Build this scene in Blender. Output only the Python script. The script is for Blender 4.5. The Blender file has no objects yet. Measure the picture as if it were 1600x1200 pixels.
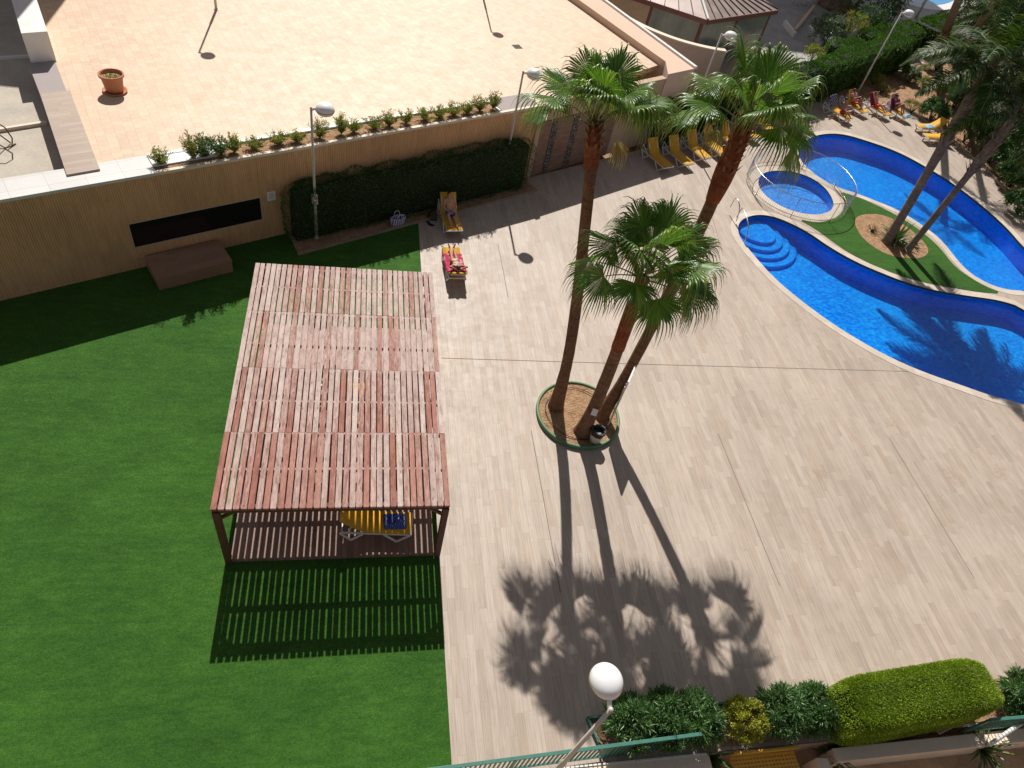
import bpy, bmesh, math, random
import numpy as np
from mathutils import Vector, Matrix, noise
from mathutils.geometry import tessellate_polygon
rnd = random.Random(7)
R = math.radians
scene = bpy.context.scene
COL = scene.collection
PI = math.pi

# ------------------------------------------------------------ camera
H = 16.5; FPX = 1073.8
def _rx(t): return np.array([[1,0,0],[0,math.cos(t),-math.sin(t)],[0,math.sin(t),math.cos(t)]])
def _rz(t): return np.array([[math.cos(t),-math.sin(t),0],[math.sin(t),math.cos(t),0],[0,0,1]])
CM = _rz(R(-18.1687)) @ _rx(R(43.0653)) @ _rz(R(14.7185))
cam = bpy.data.cameras.new('camera'); camo = bpy.data.objects.new('camera', cam); COL.objects.link(camo)
camo.matrix_world = Matrix.Translation((0,0,H)) @ Matrix(CM.tolist()).to_4x4()
cam.sensor_width = 36; cam.lens = FPX/1600*36; cam.clip_end = 600; cam.clip_start = .1
scene.camera = camo
def G(x, y, z=0.0):
    d = CM @ np.array([x-800, -(y-600), -FPX]); t = (z-H)/d[2]
    return Vector((d[0]*t, d[1]*t, z))

# ------------------------------------------------------------ light
SUN_EL, SUN_AZ = 47.0, 0.3      # azimuth measured from +Y towards +X
w = bpy.data.worlds.new('World'); scene.world = w; w.use_nodes = True
nt = w.node_tree; bg = nt.nodes['Background']
sky = nt.nodes.new('ShaderNodeTexSky'); sky.sky_type = 'NISHITA'; sky.sun_disc = False
sky.sun_elevation = R(SUN_EL); sky.sun_rotation = R(SUN_AZ); sky.altitude = 20; sky.dust_density = 1.0
hs = nt.nodes.new('ShaderNodeHueSaturation'); hs.inputs['Saturation'].default_value = .45; nt.links.new(sky.outputs[0], hs.inputs['Color'])
wm = nt.nodes.new('ShaderNodeMix'); wm.data_type = 'RGBA'; wm.blend_type = 'MULTIPLY'; wm.inputs[0].default_value = 1.0; wm.inputs[7].default_value = (1.0, .93, .90, 1); nt.links.new(hs.outputs[0], wm.inputs[6])
nt.links.new(wm.outputs[2], bg.inputs[0]); bg.inputs[1].default_value = 0.060
sl = bpy.data.lights.new('sun', 'SUN'); sl.energy = 5.0; sl.angle = R(0.5); sl.color = (1.0, .955, .89)
so = bpy.data.objects.new('sun', sl); COL.objects.link(so)
sv = Vector((math.sin(R(SUN_AZ))*math.cos(R(SUN_EL)), math.cos(R(SUN_AZ))*math.cos(R(SUN_EL)), math.sin(R(SUN_EL))))
so.rotation_euler = sv.to_track_quat('Z', 'Y').to_euler()
scene.view_settings.view_transform = 'Standard'; scene.view_settings.look = 'None'
scene.view_settings.exposure = 0.1; scene.view_settings.gamma = 1.0
scene.cycles.max_bounces = 8; scene.cycles.transparent_max_bounces = 24

# ------------------------------------------------------------ node helpers
class NT:
    def __init__(s, name):
        s.m = bpy.data.materials.new(name); s.m.use_nodes = True; s.t = s.m.node_tree
        s.b = s.t.nodes['Principled BSDF']; s.out = s.t.nodes['Material Output']; s.tc = None
    def n(s, typ, **kw):
        o = s.t.nodes.new(typ)
        for k, v in kw.items():
            if k.startswith('_'): setattr(o, k[1:], v)
        return o
    def l(s, a, b): s.t.links.new(a, b)
    def setin(s, sock, v):
        if isinstance(v, bpy.types.NodeSocket): s.l(v, sock)
        elif v is not None:
            if hasattr(sock.default_value, '__len__') and not hasattr(v, '__len__'): v = (v,)*len(sock.default_value)
            if hasattr(sock.default_value, '__len__') and len(sock.default_value) == 4 and len(v) == 3: v = (*v, 1)
            sock.default_value = v
    def co(s, kind='Object'):
        if s.tc is None: s.tc = s.n('ShaderNodeTexCoord')
        return s.tc.outputs[kind]
    def pos(s): return s.n('ShaderNodeNewGeometry').outputs['Position']
    def map(s, vec, scale=(1,1,1), rot=(0,0,0), loc=(0,0,0)):
        o = s.n('ShaderNodeMapping'); s.l(vec, o.inputs[0]); o.inputs['Scale'].default_value = scale
        o.inputs['Rotation'].default_value = rot; o.inputs['Location'].default_value = loc; return o.outputs[0]
    def noise(s, vec, scale, detail=4, rough=.55, dist=0, out=0):
        o = s.n('ShaderNodeTexNoise'); s.l(vec, o.inputs['Vector']); o.inputs['Scale'].default_value = scale
        o.inputs['Detail'].default_value = detail; o.inputs['Roughness'].default_value = rough; o.inputs['Distortion'].default_value = dist
        return o.outputs[out]
    def vor(s, vec, scale, feature='F1', out='Distance', rnd_=1.0):
        o = s.n('ShaderNodeTexVoronoi', _feature=feature); s.l(vec, o.inputs['Vector']); o.inputs['Scale'].default_value = scale
        o.inputs['Randomness'].default_value = rnd_; return o.outputs[out]
    def math(s, op, a, b=None, c=None):
        o = s.n('ShaderNodeMath', _operation=op); s.setin(o.inputs[0], a)
        if b is not None: s.setin(o.inputs[1], b)
        if c is not None: s.setin(o.inputs[2], c)
        return o.outputs[0]
    def ramp(s, fac, stops, interp='LINEAR'):
        o = s.n('ShaderNodeValToRGB'); s.l(fac, o.inputs[0]); cr = o.color_ramp; cr.interpolation = interp
        while len(cr.elements) < len(stops): cr.elements.new(0.5)
        for e, (p, c) in zip(cr.elements, stops):
            e.position = p; e.color = (*c, 1) if len(c) == 3 else c
        return o.outputs[0]
    def g(s, fac, lo, hi):      # remap
        o = s.n('ShaderNodeMapRange'); s.setin(o.inputs[0], fac); o.inputs[1].default_value = lo; o.inputs[2].default_value = hi
        return o.outputs[0]
    def mix(s, fac, a, b, mode='MIX'):
        o = s.n('ShaderNodeMix', _data_type='RGBA', _blend_type=mode); s.setin(o.inputs[0], fac)
        s.setin(o.inputs[6], a); s.setin(o.inputs[7], b); return o.outputs[2]
    def bump(s, h, strength=.3, dist=.01, normal=None):
        o = s.n('ShaderNodeBump'); s.l(h, o.inputs['Height']); o.inputs['Strength'].default_value = strength
        o.inputs['Distance'].default_value = dist
        if normal is not None: s.l(normal, o.inputs['Normal'])
        return o.outputs[0]
    def sepx(s, v):
        o = s.n('ShaderNodeSeparateXYZ'); s.l(v, o.inputs[0]); return o.outputs
    def comb(s, x, y, z=0.0):
        o = s.n('ShaderNodeCombineXYZ'); s.setin(o.inputs[0], x); s.setin(o.inputs[1], y); s.setin(o.inputs[2], z); return o.outputs[0]
    def wn(s, v):
        o = s.n('ShaderNodeTexWhiteNoise', _noise_dimensions='3D'); s.l(v, o.inputs['Vector']); return o.outputs['Value']
    def island(s): return s.n('ShaderNodeNewGeometry').outputs['Random Per Island']
    def fin(s, col=None, rough=None, normal=None, metal=None, spec=None):
        if col is not None: s.setin(s.b.inputs['Base Color'], col)
        if rough is not None: s.setin(s.b.inputs['Roughness'], rough)
        if normal is not None: s.l(normal, s.b.inputs['Normal'])
        if metal is not None: s.setin(s.b.inputs['Metallic'], metal)
        if spec is not None: s.setin(s.b.inputs['Specular IOR Level'], spec)
        return s.m

def plain(name, c, rough=.6, var=.12, scale=6, bump=.15, metal=None, spec=None, dist=.004):
    t = NT(name); p = t.co()
    n1 = t.noise(p, scale, 5); n2 = t.noise(p, scale*9, 3)
    f = t.math('ADD', t.math('MULTIPLY', n1, .7), t.math('MULTIPLY', n2, .3))
    col = t.ramp(f, [(.3, tuple(max(0, x*(1-var)) for x in c)), (.7, tuple(min(1, x*(1+var)) for x in c))])
    return t.fin(col, t.ramp(n1, [(.3, (rough*.85,)*3), (.7, (min(1, rough*1.15),)*3)]), t.bump(n2, bump, dist), metal, spec)

def tile_mat(name, w_, l_, stops, alongy=True, groove=.006, rot=0, rough=.6, grain=(30, 2), gcol=.72, grainamt=.16, stagger='rand', stain=None, big=.1, nm_spots=None):
    t = NT(name); p = t.map(t.pos(), rot=(0, 0, rot)); x, y, z = t.sepx(p)
    if not alongy: x, y = y, x
    rx = t.math('DIVIDE', x, w_); row = t.math('FLOOR', rx)
    if stagger == 'rand': sh_ = t.wn(t.comb(row, 3.7, 1.1))
    else: sh_ = t.math('MULTIPLY', t.math('MODULO', row, 2.0), stagger)
    ry = t.math('ADD', t.math('DIVIDE', y, l_), sh_); cl = t.math('FLOOR', ry)
    idn = t.wn(t.comb(row, cl, .5))
    fx = t.math('FRACT', rx); fy = t.math('FRACT', ry)
    ex = t.math('MULTIPLY', t.math('MINIMUM', fx, t.math('SUBTRACT', 1.0, fx)), w_)
    ey = t.math('MULTIPLY', t.math('MINIMUM', fy, t.math('SUBTRACT', 1.0, fy)), l_)
    e = t.math('MINIMUM', ex, ey); gm = t.g(e, 0.0, groove)
    base = t.ramp(idn, stops)
    off = t.math('MULTIPLY', idn, 37.0)
    gv = t.comb(t.math('ADD', t.math('MULTIPLY', x, grain[0]), off), t.math('ADD', t.math('MULTIPLY', y, grain[1]), off), z)
    gn = t.noise(gv, 1.0, 5, .65, .6)
    gcolr = t.ramp(gn, [(.28, (1-grainamt,)*3), (.55, (1, 1, 1)), (.8, (1+grainamt*.5,)*3)])
    col = t.mix(1.0, base, gcolr, 'MULTIPLY')
    bn = t.noise(p, .35, 5, .6); bn2 = t.noise(p, 2.3, 6, .7)
    col = t.mix(1.0, col, t.ramp(bn, [(.3, (1-big,)*3), (.7, (1+big*.6,)*3)]), 'MULTIPLY')
    col = t.mix(1.0, col, t.ramp(bn2, [(.3, (1-big*.6,)*3), (.6, (1, 1, 1))]), 'MULTIPLY')
    if stain:
        sn = t.noise(p, 1.1, 7, .75, 1.2); sn2 = t.noise(p, .23, 2)
        m = t.math('MULTIPLY', t.g(sn, .60, .72), t.g(sn2, .5, .62))
        col = t.mix(t.math('MULTIPLY', m, .55), col, stain)
    if nm_spots:
        for (sx_, sy_, sr_, ring_) in nm_spots:
            dv = t.n('ShaderNodeVectorMath', _operation='DISTANCE'); wob = t.n('ShaderNodeVectorMath', _operation='ADD'); t.l(p, wob.inputs[0]); t.l(t.noise(p, 3.0, 4, .7, 0, 1), wob.inputs[1]); t.l(wob.outputs[0], dv.inputs[0]); dv.inputs[1].default_value = (sx_+.5, sy_+.5, .5)
            dd_ = dv.outputs['Value']; mk_ = t.math('SUBTRACT', 1.0, t.g(dd_, sr_*.5, sr_))
            if ring_: mk_ = t.math('MULTIPLY', mk_, t.g(dd_, sr_*.35, sr_*.75))
            mk_ = t.math('MULTIPLY', mk_, t.g(t.noise(p, 9, 5, .8), .42, .66)); col = t.mix(t.math('MULTIPLY', mk_, .75), col, (.30, .20, .13))
    col = t.mix(gm, t.mix(1.0, base, (gcol*.8,)*3, 'MULTIPLY'), col)
    hgt = t.math('ADD', t.math('MULTIPLY', gm, 1.0), t.math('MULTIPLY', gn, .15))
    return t.fin(col, t.ramp(bn2, [(.3, (rough*.8,)*3), (.7, (rough*1.1,)*3)]), t.bump(hgt, .35, .004))

M = {}
def mk():
    M['deck'] = tile_mat('wood_look_tile', .2, 1.2, [(0, (.410, .328, .262)), (.3, (.460, .375, .306)), (.7, (.495, .410, .338)), (1, (.43, .335, .262))],
                         grain=(30, 1.1), grainamt=.27, groove=.005, gcol=.8, stain=(.36, .22, .13), big=.11, nm_spots=[(*tuple(G(1243, 490))[:2], .55, True), (*tuple(G(1250, 505))[:2], .3, False), (*tuple(G(853, 345))[:2], .35, False), (*tuple(G(1395, 662))[:2], .35, False), (*tuple(G(1490, 748))[:2], .5, False), (*tuple(G(1565, 740))[:2], .45, False), (*tuple(G(1285, 745))[:2], .28, False)])
    M['terrace'] = tile_mat('terracotta_tile', .3, .3, [(0, (.60, .425, .285)), (.5, (.635, .46, .315)), (1, (.675, .50, .355))], rot=R(-22),
                            grain=(5, 3), grainamt=.09, groove=.010, gcol=.86, stagger=.5, big=.05)
    M['white_tile'] = tile_mat('pale_coping_tile', .6, 1.0, [(0, (.60, .59, .57)), (1, (.67, .66, .63))], rot=R(-28.2), alongy=False,
                               grain=(3, 3), grainamt=.05, groove=.012, gcol=.8, stagger=.0, big=.06)
    M['coping'] = tile_mat('pool_coping_stone', .5, .5, [(0, (.55, .47, .385)), (1, (.64, .555, .465))], grain=(14, 14), grainamt=.1, groove=.008, gcol=.8, big=.08)
    M['brown_plank'] = tile_mat('brown_wood_plank', .14, 2.4, [(0, (.25, .14, .10)), (1, (.34, .20, .145))], grain=(60, 3), grainamt=.25, groove=.008, gcol=.4, big=.12)
    M['ramp_wood'] = tile_mat('pale_wood_cladding', .17, 2.6, [(0, (.37, .28, .22)), (1, (.44, .34, .27))], rot=R(-28.2), alongy=False, grain=(50, 2), grainamt=.16, groove=.006, gcol=.75, big=.08)
    M['bench_wood'] = tile_mat('bench_wood', .2, 1.6, [(0, (.31, .18, .115)), (1, (.40, .24, .155))], rot=R(-28.2), alongy=False, grain=(60, 2), grainamt=.2, groove=.006, gcol=.6, big=.1)
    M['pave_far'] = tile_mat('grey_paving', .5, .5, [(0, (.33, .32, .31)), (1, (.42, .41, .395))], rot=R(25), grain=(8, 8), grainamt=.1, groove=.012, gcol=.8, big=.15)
    # turf
    t = NT('artificial_turf'); p = t.pos()
    a = t.noise(p, .32, 4, .6); b = t.noise(t.map(p, (2.2, 6, 1), (0, 0, R(6))), 1.0, 6, .75); c = t.noise(p, 60, 3, .8); d = t.vor(p, 48, 'F1')
    c1 = t.ramp(b, [(.25, (.024, .090, .009)), (.5, (.038, .124, .012)), (.78, (.062, .165, .022))])
    a2 = t.noise(t.map(p, (.5, 1.6, 1)), 1.0, 5, .7); c2 = t.mix(1.0, t.mix(1.0, c1, t.ramp(a, [(.3, (.74, .80, .80)), (.7, (1.2, 1.13, 1.1))]), 'MULTIPLY'), t.ramp(a2, [(.35, (.82, .86, .84)), (.5, (1, 1, 1)), (.68, (1.2, 1.12, 1.2))]), 'MULTIPLY')
    c3 = t.mix(1.0, c2, t.ramp(c, [(.3, (.62, .66, .6)), (.62, (1.12, 1.12, 1.12)), (.8, (1.75, 1.6, 1.7))]), 'MULTIPLY')
    c3 = t.mix(1.0, c3, t.ramp(t.noise(p, 15, 5, .85), [(.36, (.72, .76, .74)), (.5, (1, 1, 1)), (.66, (1.38, 1.28, 1.35))]), 'MULTIPLY')
    x, y, z = t.sepx(p)
    seam = t.math('ABSOLUTE', t.math('SUBTRACT', t.math('FRACT', t.math('DIVIDE', t.math('ADD', y, t.math('MULTIPLY', x, .03)), 2.0)), .5))
    c4 = t.mix(t.math('MULTIPLY', t.math('SUBTRACT', 1.0, t.g(seam, 0, .012)), .3), c3, (.015, .05, .01))
    hh = t.math('ADD', t.math('MULTIPLY', d, .6), c)
    M['turf'] = t.fin(c4, .85, t.bump(hh, .9, .02), spec=.25)
    # soil
    t = NT('sandy_soil'); p = t.pos()
    a = t.noise(p, 3, 8, .7); b = t.noise(p, 24, 6, .7); c = t.vor(p, 16)
    col = t.ramp(a, [(.3, (.26, .15, .085)), (.52, (.42, .265, .16)), (.75, (.52, .36, .23))])
    col = t.mix(1.0, col, t.ramp(b, [(.35, (.62, .58, .55)), (.6, (1.08, 1.08, 1.08))]), 'MULTIPLY')
    M['soil'] = t.fin(t.mix(1.0, col, (1.12, 1.12, 1.1), 'MULTIPLY'), .95, t.bump(t.math('ADD', b, t.math('MULTIPLY', c, .5)), 1.0, .05), spec=.1)
    # ribbed wall
    t = NT('ribbed_render'); p = t.pos()
    a = t.noise(p, .5, 5, .6); b = t.noise(t.map(p, (9, 9, 1.2)), 1.0, 5, .7)
    col = t.ramp(b, [(.3, (.56, .33, .165)), (.7, (.72, .45, .245))])
    col = t.mix(1.0, col, t.ramp(a, [(.3, (.86, .86, .84)), (.7, (1.1, 1.1, 1.1))]), 'MULTIPLY')
    M['ribbed'] = t.fin(col, .8, t.bump(b, .2, .01))
    M['wall_beige'] = plain('beige_render', (.50, .36, .25), .85, .1, 2)
    M['wall_peach'] = plain('peach_render', (.66, .475, .36), .85, .08, 1.5)
    M['wall_pink'] = plain('pale_pink_render', (.56, .45, .385), .85, .08, 1.5)
    M['white'] = plain('white_paint', (.74, .73, .70), .45, .05, 3, .05)
    M['cream'] = plain('cream_trim', (.72, .62, .50), .7, .06, 3)
    M['lamp_white'] = plain('lamp_globe_plastic', (.80, .80, .80), .28, .03, 4, .02)
    M['pole'] = plain('pale_pole_paint', (.56, .52, .47), .5, .12, 5, .1)
    M['frame_white'] = plain('white_resin', (.70, .68, .64), .4, .06, 8, .05)
    M['concrete'] = plain('weathered_concrete', (.46, .41, .34), .9, .22, 1.1, .4, dist=.01)
    M['grey_concrete'] = plain('grey_lavender_render', (.36, .31, .30), .9, .12, 1.5, .3)
    M['dark_metal'] = plain('dark_metal', (.06, .055, .05), .4, .2, 8, .1, metal=.6)
    M['steel'] = plain('brushed_steel', (.52, .50, .47), .28, .08, 10, .05, metal=.95)
    M['green_metal'] = plain('green_fence_paint', (.045, .17, .13), .45, .12, 8, .08)
    M['ring_green'] = plain('green_ring_paint', (.10, .20, .10), .55, .25, 6, .15)
    M['dark_void'] = plain('dark_glass', (.012, .010, .010), .12, .2, 3, .02)
    M['rust'] = plain('rusty_iron', (.12, .065, .035), .7, .35, 9, .2)
    M['terracotta'] = plain('terracotta_clay', (.50, .20, .105), .75, .14, 5, .15)
    M['dark_red_wood'] = plain('dark_stained_timber', (.105, .040, .028), .65, .3, 7, .2)
    M['black'] = plain('black_plastic', (.012, .012, .014), .35, .3, 9, .3, dist=.02)
    M['bucket'] = plain('offwhite_plastic', (.62, .58, .50), .4, .06, 6, .05)
    M['orange'] = plain('lifebuoy_orange', (.62, .12, .04), .5, .1, 8, .05)
    M['rock'] = plain('brown_rock', (.25, .155, .11), .9, .35, 3, .6, dist=.05)
    M['kerb'] = plain('old_kerb', (.30, .22, .165), .9, .25, 4, .4)
    M['roof_metal'] = plain('brown_standing_seam', (.36, .28, .25), .45, .25, 1.2, .12, metal=.15)
    M['eave'] = plain('red_brown_fascia', (.17, .07, .06), .55, .18, 3, .1)
    t = NT('greenish_glazing'); p = t.pos(); a = t.noise(t.map(p, (1, 1, .4)), 1.6, 4)
    M['glaze'] = t.fin(t.ramp(a, [(.3, (.13, .18, .17)), (.7, (.24, .30, .285))]), .12, spec=.6)
    # slats of pergola roof, each board its own weathering
    t = NT('weathered_red_timber'); p = t.pos(); isl = t.island()
    x, y, z = t.sepx(p); off = t.math('MULTIPLY', isl, 91.0)
    gv = t.comb(t.math('ADD', t.math('MULTIPLY', x, 26), off), t.math('ADD', t.math('MULTIPLY', y, 2.6), off), off)
    gn = t.noise(gv, 1.0, 7, .72, 1.0)
    red = t.ramp(isl, [(0, (.30, .115, .085)), (.3, (.37, .16, .12)), (.6, (.42, .20, .155)), (.85, (.35, .145, .11)), (1, (.45, .25, .20))])
    pale = t.ramp(isl, [(0, (.56, .44, .39)), (.5, (.50, .38, .335)), (1, (.60, .50, .45))])
    wea = t.math('ADD', gn, t.math('MULTIPLY', t.math('SUBTRACT', t.wn(t.comb(off, 2.0, 5.0)), .5), .46))
    zone = t.g(y, 9.5, 13.5); zone = t.math('MULTIPLY', t.math('SUBTRACT', zone, .5), .20)
    wea = t.math('ADD', wea, zone)
    col = t.mix(t.g(wea, .33, .58), red, pale)
    col = t.mix(1.0, col, t.ramp(t.noise(gv, 2.6, 5, .8), [(.3, (.74, .70, .68)), (.5, (1, 1, 1)), (.75, (1.12, 1.1, 1.1))]), 'MULTIPLY')
    kn = t.vor(t.comb(t.math('ADD', t.math('MULTIPLY', x, 9), off), t.math('ADD', t.math('MULTIPLY', y, 3.4), off), off), 1.0)
    col = t.mix(t.math('MULTIPLY', t.math('SUBTRACT', 1.0, t.g(kn, .05, .2)), .65), col, (.17, .07, .05))
    bl = t.noise(t.comb(t.math('MULTIPLY', x, 7), t.math('MULTIPLY', y, 2.2), off), 1.0, 5, .75)
    col = t.mix(1.0, col, t.ramp(bl, [(.34, (.70, .64, .62)), (.5, (1, 1, 1)), (.68, (1.2, 1.2, 1.2))]), 'MULTIPLY')
    M['slat'] = t.fin(t.mix(1.0, col, (.88, .86, .86), 'MULTIPLY'), .78, t.bump(gn, .3, .006), spec=.3)
    # pool tiles
    def mosaic(nm, c0, c1):
        t = NT(nm); p = t.pos(); a = t.noise(p, .5, 3); b = t.noise(p, 5.5, 4, .7, .8); x, y, z = t.sepx(p)
        col = t.ramp(a, [(.3, c0), (.7, c1)])
        col = t.mix(1.0, col, t.ramp(b, [(.35, (.7, .80, .90)), (.62, (1.15, 1.1, 1.05))]), 'MULTIPLY')
        return t.fin(col, .4, spec=.2)
    M['mosaic'] = mosaic('blue_pool_mosaic', (.002, .34, .86), (.003, .42, .93))
    M['mosaic_kid'] = mosaic('light_blue_pool_mosaic', (.08, .38, .82), (.11, .45, .90))
    M['edge_tile'] = plain('shade_dark_pool_rim', (.07, .045, .045), .5, .2, 8, .05)  # rim tile, its dark colour paints in the shaded wall above the water
    # water: see-through film with rippled reflection and a rippled tint that paints in caustic light
    t = NT('pool_water'); p = t.pos()
    r1 = t.noise(t.map(p, (1.0, 1.7, 1), (0, 0, R(20))), 6.4, 3, .6, 2.0); r2 = t.vor(t.map(p, (1, 1.25, 1), (0, 0, R(-15))), 6.2, 'SMOOTH_F1'); patch = t.noise(p, .28, 3)
    rip = t.math('ADD', t.math('MULTIPLY', r1, .6), t.math('MULTIPLY', r2, .5))
    amt = t.g(patch, .40, .62)
    tr_ = t.ramp(rip, [(.40, (.42, .60, .84)), (.52, (.70, .85, .96)), (.60, (1, 1, 1))])
    tcol = t.mix(t.math('ADD', .45, t.math('MULTIPLY', amt, .5)), (.74, .88, .975), tr_)
    tb = t.n('ShaderNodeBsdfTransparent'); t.l(tcol, tb.inputs[0])
    gl = t.n('ShaderNodeBsdfGlossy'); gl.inputs['Roughness'].default_value = .04
    nb = t.bump(rip, .5, .035); t.l(nb, gl.inputs['Normal'])
    fr = t.n('ShaderNodeFresnel'); fr.inputs[0].default_value = 1.33; t.l(nb, fr.inputs['Normal'])
    mx = t.n('ShaderNodeMixShader'); t.l(fr.outputs[0], mx.inputs[0]); t.l(tb.outputs[0], mx.inputs[1]); t.l(gl.outputs[0], mx.inputs[2])
    t.l(mx.outputs[0], t.out.inputs['Surface']); M['water'] = t.m
    # foliage
    def leaf(nm, stops, rough=.42, trans=.35, tip=None, spec=.5, tint=(1.25, 1.35, .6)):
        t = NT(nm); isl = t.island(); col = t.ramp(isl, stops)
        big = t.noise(t.pos(), 1.7, 3); col = t.mix(1.0, col, t.ramp(big, [(.3, (.72, .76, .72)), (.7, (1.2, 1.15, 1.1))]), 'MULTIPLY')
        if tip is not None:
            at = t.n('ShaderNodeAttribute', _attribute_name='tip'); f = at.outputs['Fac']
            col = t.mix(t.g(f, .62, 1.0), col, tip)
        t.fin(col, rough, spec=spec)
        tl = t.n('ShaderNodeBsdfTranslucent'); t.l(t.mix(1.0, col, tint, 'MULTIPLY'), tl.inputs[0])
        mx = t.n('ShaderNodeMixShader'); mx.inputs[0].default_value = trans
        t.l(t.b.outputs[0], mx.inputs[1]); t.l(tl.outputs[0], mx.inputs[2]); t.l(mx.outputs[0], t.out.inputs['Surface'])
        return t.m
    M['fan'] = leaf('fan_palm_leaf', [(0, (.055, .135, .020)), (.5, (.085, .19, .030)), (.85, (.12, .235, .04)), (1, (.22, .30, .05))], .36, .40, tip=(.24, .22, .08), spec=.5)
    M['fan_dead'] = leaf('dry_fan_leaf', [(0, (.30, .20, .10)), (1, (.42, .33, .15))], .7, .3, spec=.2)
    M['feather'] = leaf('feather_palm_leaf', [(0, (.016, .052, .010)), (.6, (.034, .088, .016)), (.9, (.065, .125, .025)), (1, (.26, .22, .06))], .5, .25, tip=(.13, .12, .04), spec=.3)
    M['feather_dry'] = leaf('yellowing_feather_leaf', [(0, (.10, .115, .03)), (.6, (.22, .19, .06)), (1, (.36, .27, .11))], .6, .25)
    M['oleander'] = leaf('oleander_leaf', [(0, (.050, .125, .035)), (.6, (.080, .18, .055)), (1, (.17, .28, .11))], .36, .22)
    M['oleander_pale'] = leaf('silvery_leaf', [(0, (.09, .15, .09)), (1, (.24, .32, .22))], .35, .22)
    M['yellow_leaf'] = leaf('yellow_green_leaf', [(0, (.16, .20, .02)), (.5, (.33, .36, .035)), (1, (.50, .47, .07))], .5, .3)
    M['young'] = leaf('young_shrub_leaf', [(0, (.14, .22, .035)), (.6, (.25, .34, .06)), (.8, (.40, .32, .09)), (1, (.45, .26, .09))], .5, .3)
    M['dark_hedge'] = leaf('dark_hedge_leaf', [(0, (.030, .085, .014)), (.7, (.058, .135, .022)), (1, (.10, .19, .035))], .6, .15)
    M['lime_hedge'] = leaf('clipped_hedge_leaf', [(0, (.14, .23, .014)), (.5, (.25, .37, .022)), (1, (.36, .48, .04))], .6, .25)
    M['mid_hedge'] = leaf('green_hedge_leaf', [(0, (.045, .12, .012)), (.6, (.085, .20, .02)), (1, (.15, .28, .035))], .6, .2)
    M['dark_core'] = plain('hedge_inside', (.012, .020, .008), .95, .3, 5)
    M['core_brown'] = plain('twig_mass', (.03, .026, .012), .95, .3, 5)
    M['agave'] = leaf('strap_leaf', [(0, (.05, .10, .03)), (.7, (.10, .16, .045)), (1, (.30, .30, .10))], .4, .2)
    # trunks
    def trunk(nm, a, b, c, sc=1.0):
        t = NT(nm); p = t.pos(); x, y, z = t.sepx(p)
        rn = t.noise(t.map(p, (2.5, 2.5, 17*sc)), 1.0, 5, .7, .4); fi = t.noise(t.map(p, (26, 26, 3)), 1.0, 4, .7); bl = t.noise(p, 1.3, 4)
        col = t.ramp(t.math('ADD', t.math('MULTIPLY', rn, .6), t.math('MULTIPLY', fi, .4)), [(.33, a), (.5, b), (.68, c)])
        col = t.mix(1.0, col, t.ramp(bl, [(.3, (.8, .8, .8)), (.7, (1.2, 1.15, 1.1))]), 'MULTIPLY')
        return t.fin(col, .9, t.bump(t.math('ADD', rn, fi), .9, .03), spec=.15)
    M['trunk'] = trunk('palm_trunk_bark', (.10, .050, .030), (.21, .115, .072), (.33, .195, .13))
    M['trunk_red'] = trunk('palm_sheath_bark', (.12, .035, .018), (.23, .075, .035), (.36, .14, .07), .4)
    M['trunk_grey'] = trunk('grey_palm_bark', (.10, .072, .052), (.23, .175, .135), (.40, .32, .25))
    M['boot'] = plain('palm_leaf_base', (.20, .085, .045), .75, .45, 7, .3)
    M['petiole'] = plain('palm_petiole', (.13, .15, .045), .5, .3, 5, .1)
    # fabrics / people
    t = NT('yellow_sling'); p = t.co(); n1 = t.noise(t.map(p, (160, 160, 160)), 1.0, 2); n2 = t.noise(p, 3, 3)
    col = t.ramp(n2, [(.3, (.70, .37, .025)), (.7, (.80, .45, .045))])
    t.fin(col, .6, t.bump(n1, .2, .002), spec=.3)
    tl = t.n('ShaderNodeBsdfTranslucent'); t.l(col, tl.inputs[0]); mx = t.n('ShaderNodeMixShader'); mx.inputs[0].default_value = .18
    t.l(t.b.outputs[0], mx.inputs[1]); t.l(tl.outputs[0], mx.inputs[2]); t.l(mx.outputs[0], t.out.inputs['Surface']); M['sling'] = t.m
    M['skin'] = plain('skin_fair', (.50, .27, .18), .5, .1, 5, .02)
    M['skin_tan'] = plain('skin_tanned', (.36, .165, .10), .5, .12, 5, .02)
    M['hair'] = plain('dark_hair', (.015, .010, .009), .45, .3, 20, .3)
    M['hair_brown'] = plain('brown_hair', (.06, .03, .018), .5, .3, 20, .3)
    for k, c in dict(blue=(.02, .045, .42), navy=(.018, .025, .085), magenta=(.36, .02, .09), red=(.48, .035, .045), orange_red=(.65, .07, .025), green=(.02, .20, .09),
                     purple=(.22, .05, .13), pinkcloth=(.55, .36, .34), paleblue=(.28, .50, .62), whitecloth=(.76, .74, .72), lightsilver=(.6, .66, .7)).items():
        M['c_'+k] = plain('cloth_'+k, c, .8, .12, 12, .2)
    def stripes(nm, ca, cb, sc, axis=0, rot=0, cc=None):
        t = NT(nm); p = t.map(t.co(), rot=(0, 0, rot)); v = t.sepx(p)[axis]
        f = t.math('FRACT', t.math('MULTIPLY', v, sc)); st = [(0, ca), (.5, cb)]
        if cc: st = [(0, ca), (.3, cb), (.6, cc), (.82, cb)]
        return t.fin(t.ramp(f, st, 'CONSTANT'), .85, t.bump(t.noise(p, 30, 3), .2, .004))
    M['st_blue'] = stripes('blue_striped_towel', (.012, .018, .22), (.10, .14, .42), 11, 0, .5, (.008, .05, .06))
    M['st_bag'] = stripes('purple_white_stripes', (.62, .60, .66), (.14, .12, .36), 12, 0)
    M['st_navy'] = stripes('navy_striped_towel', (.02, .025, .075), (.30, .32, .40), 9, 1)
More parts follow.
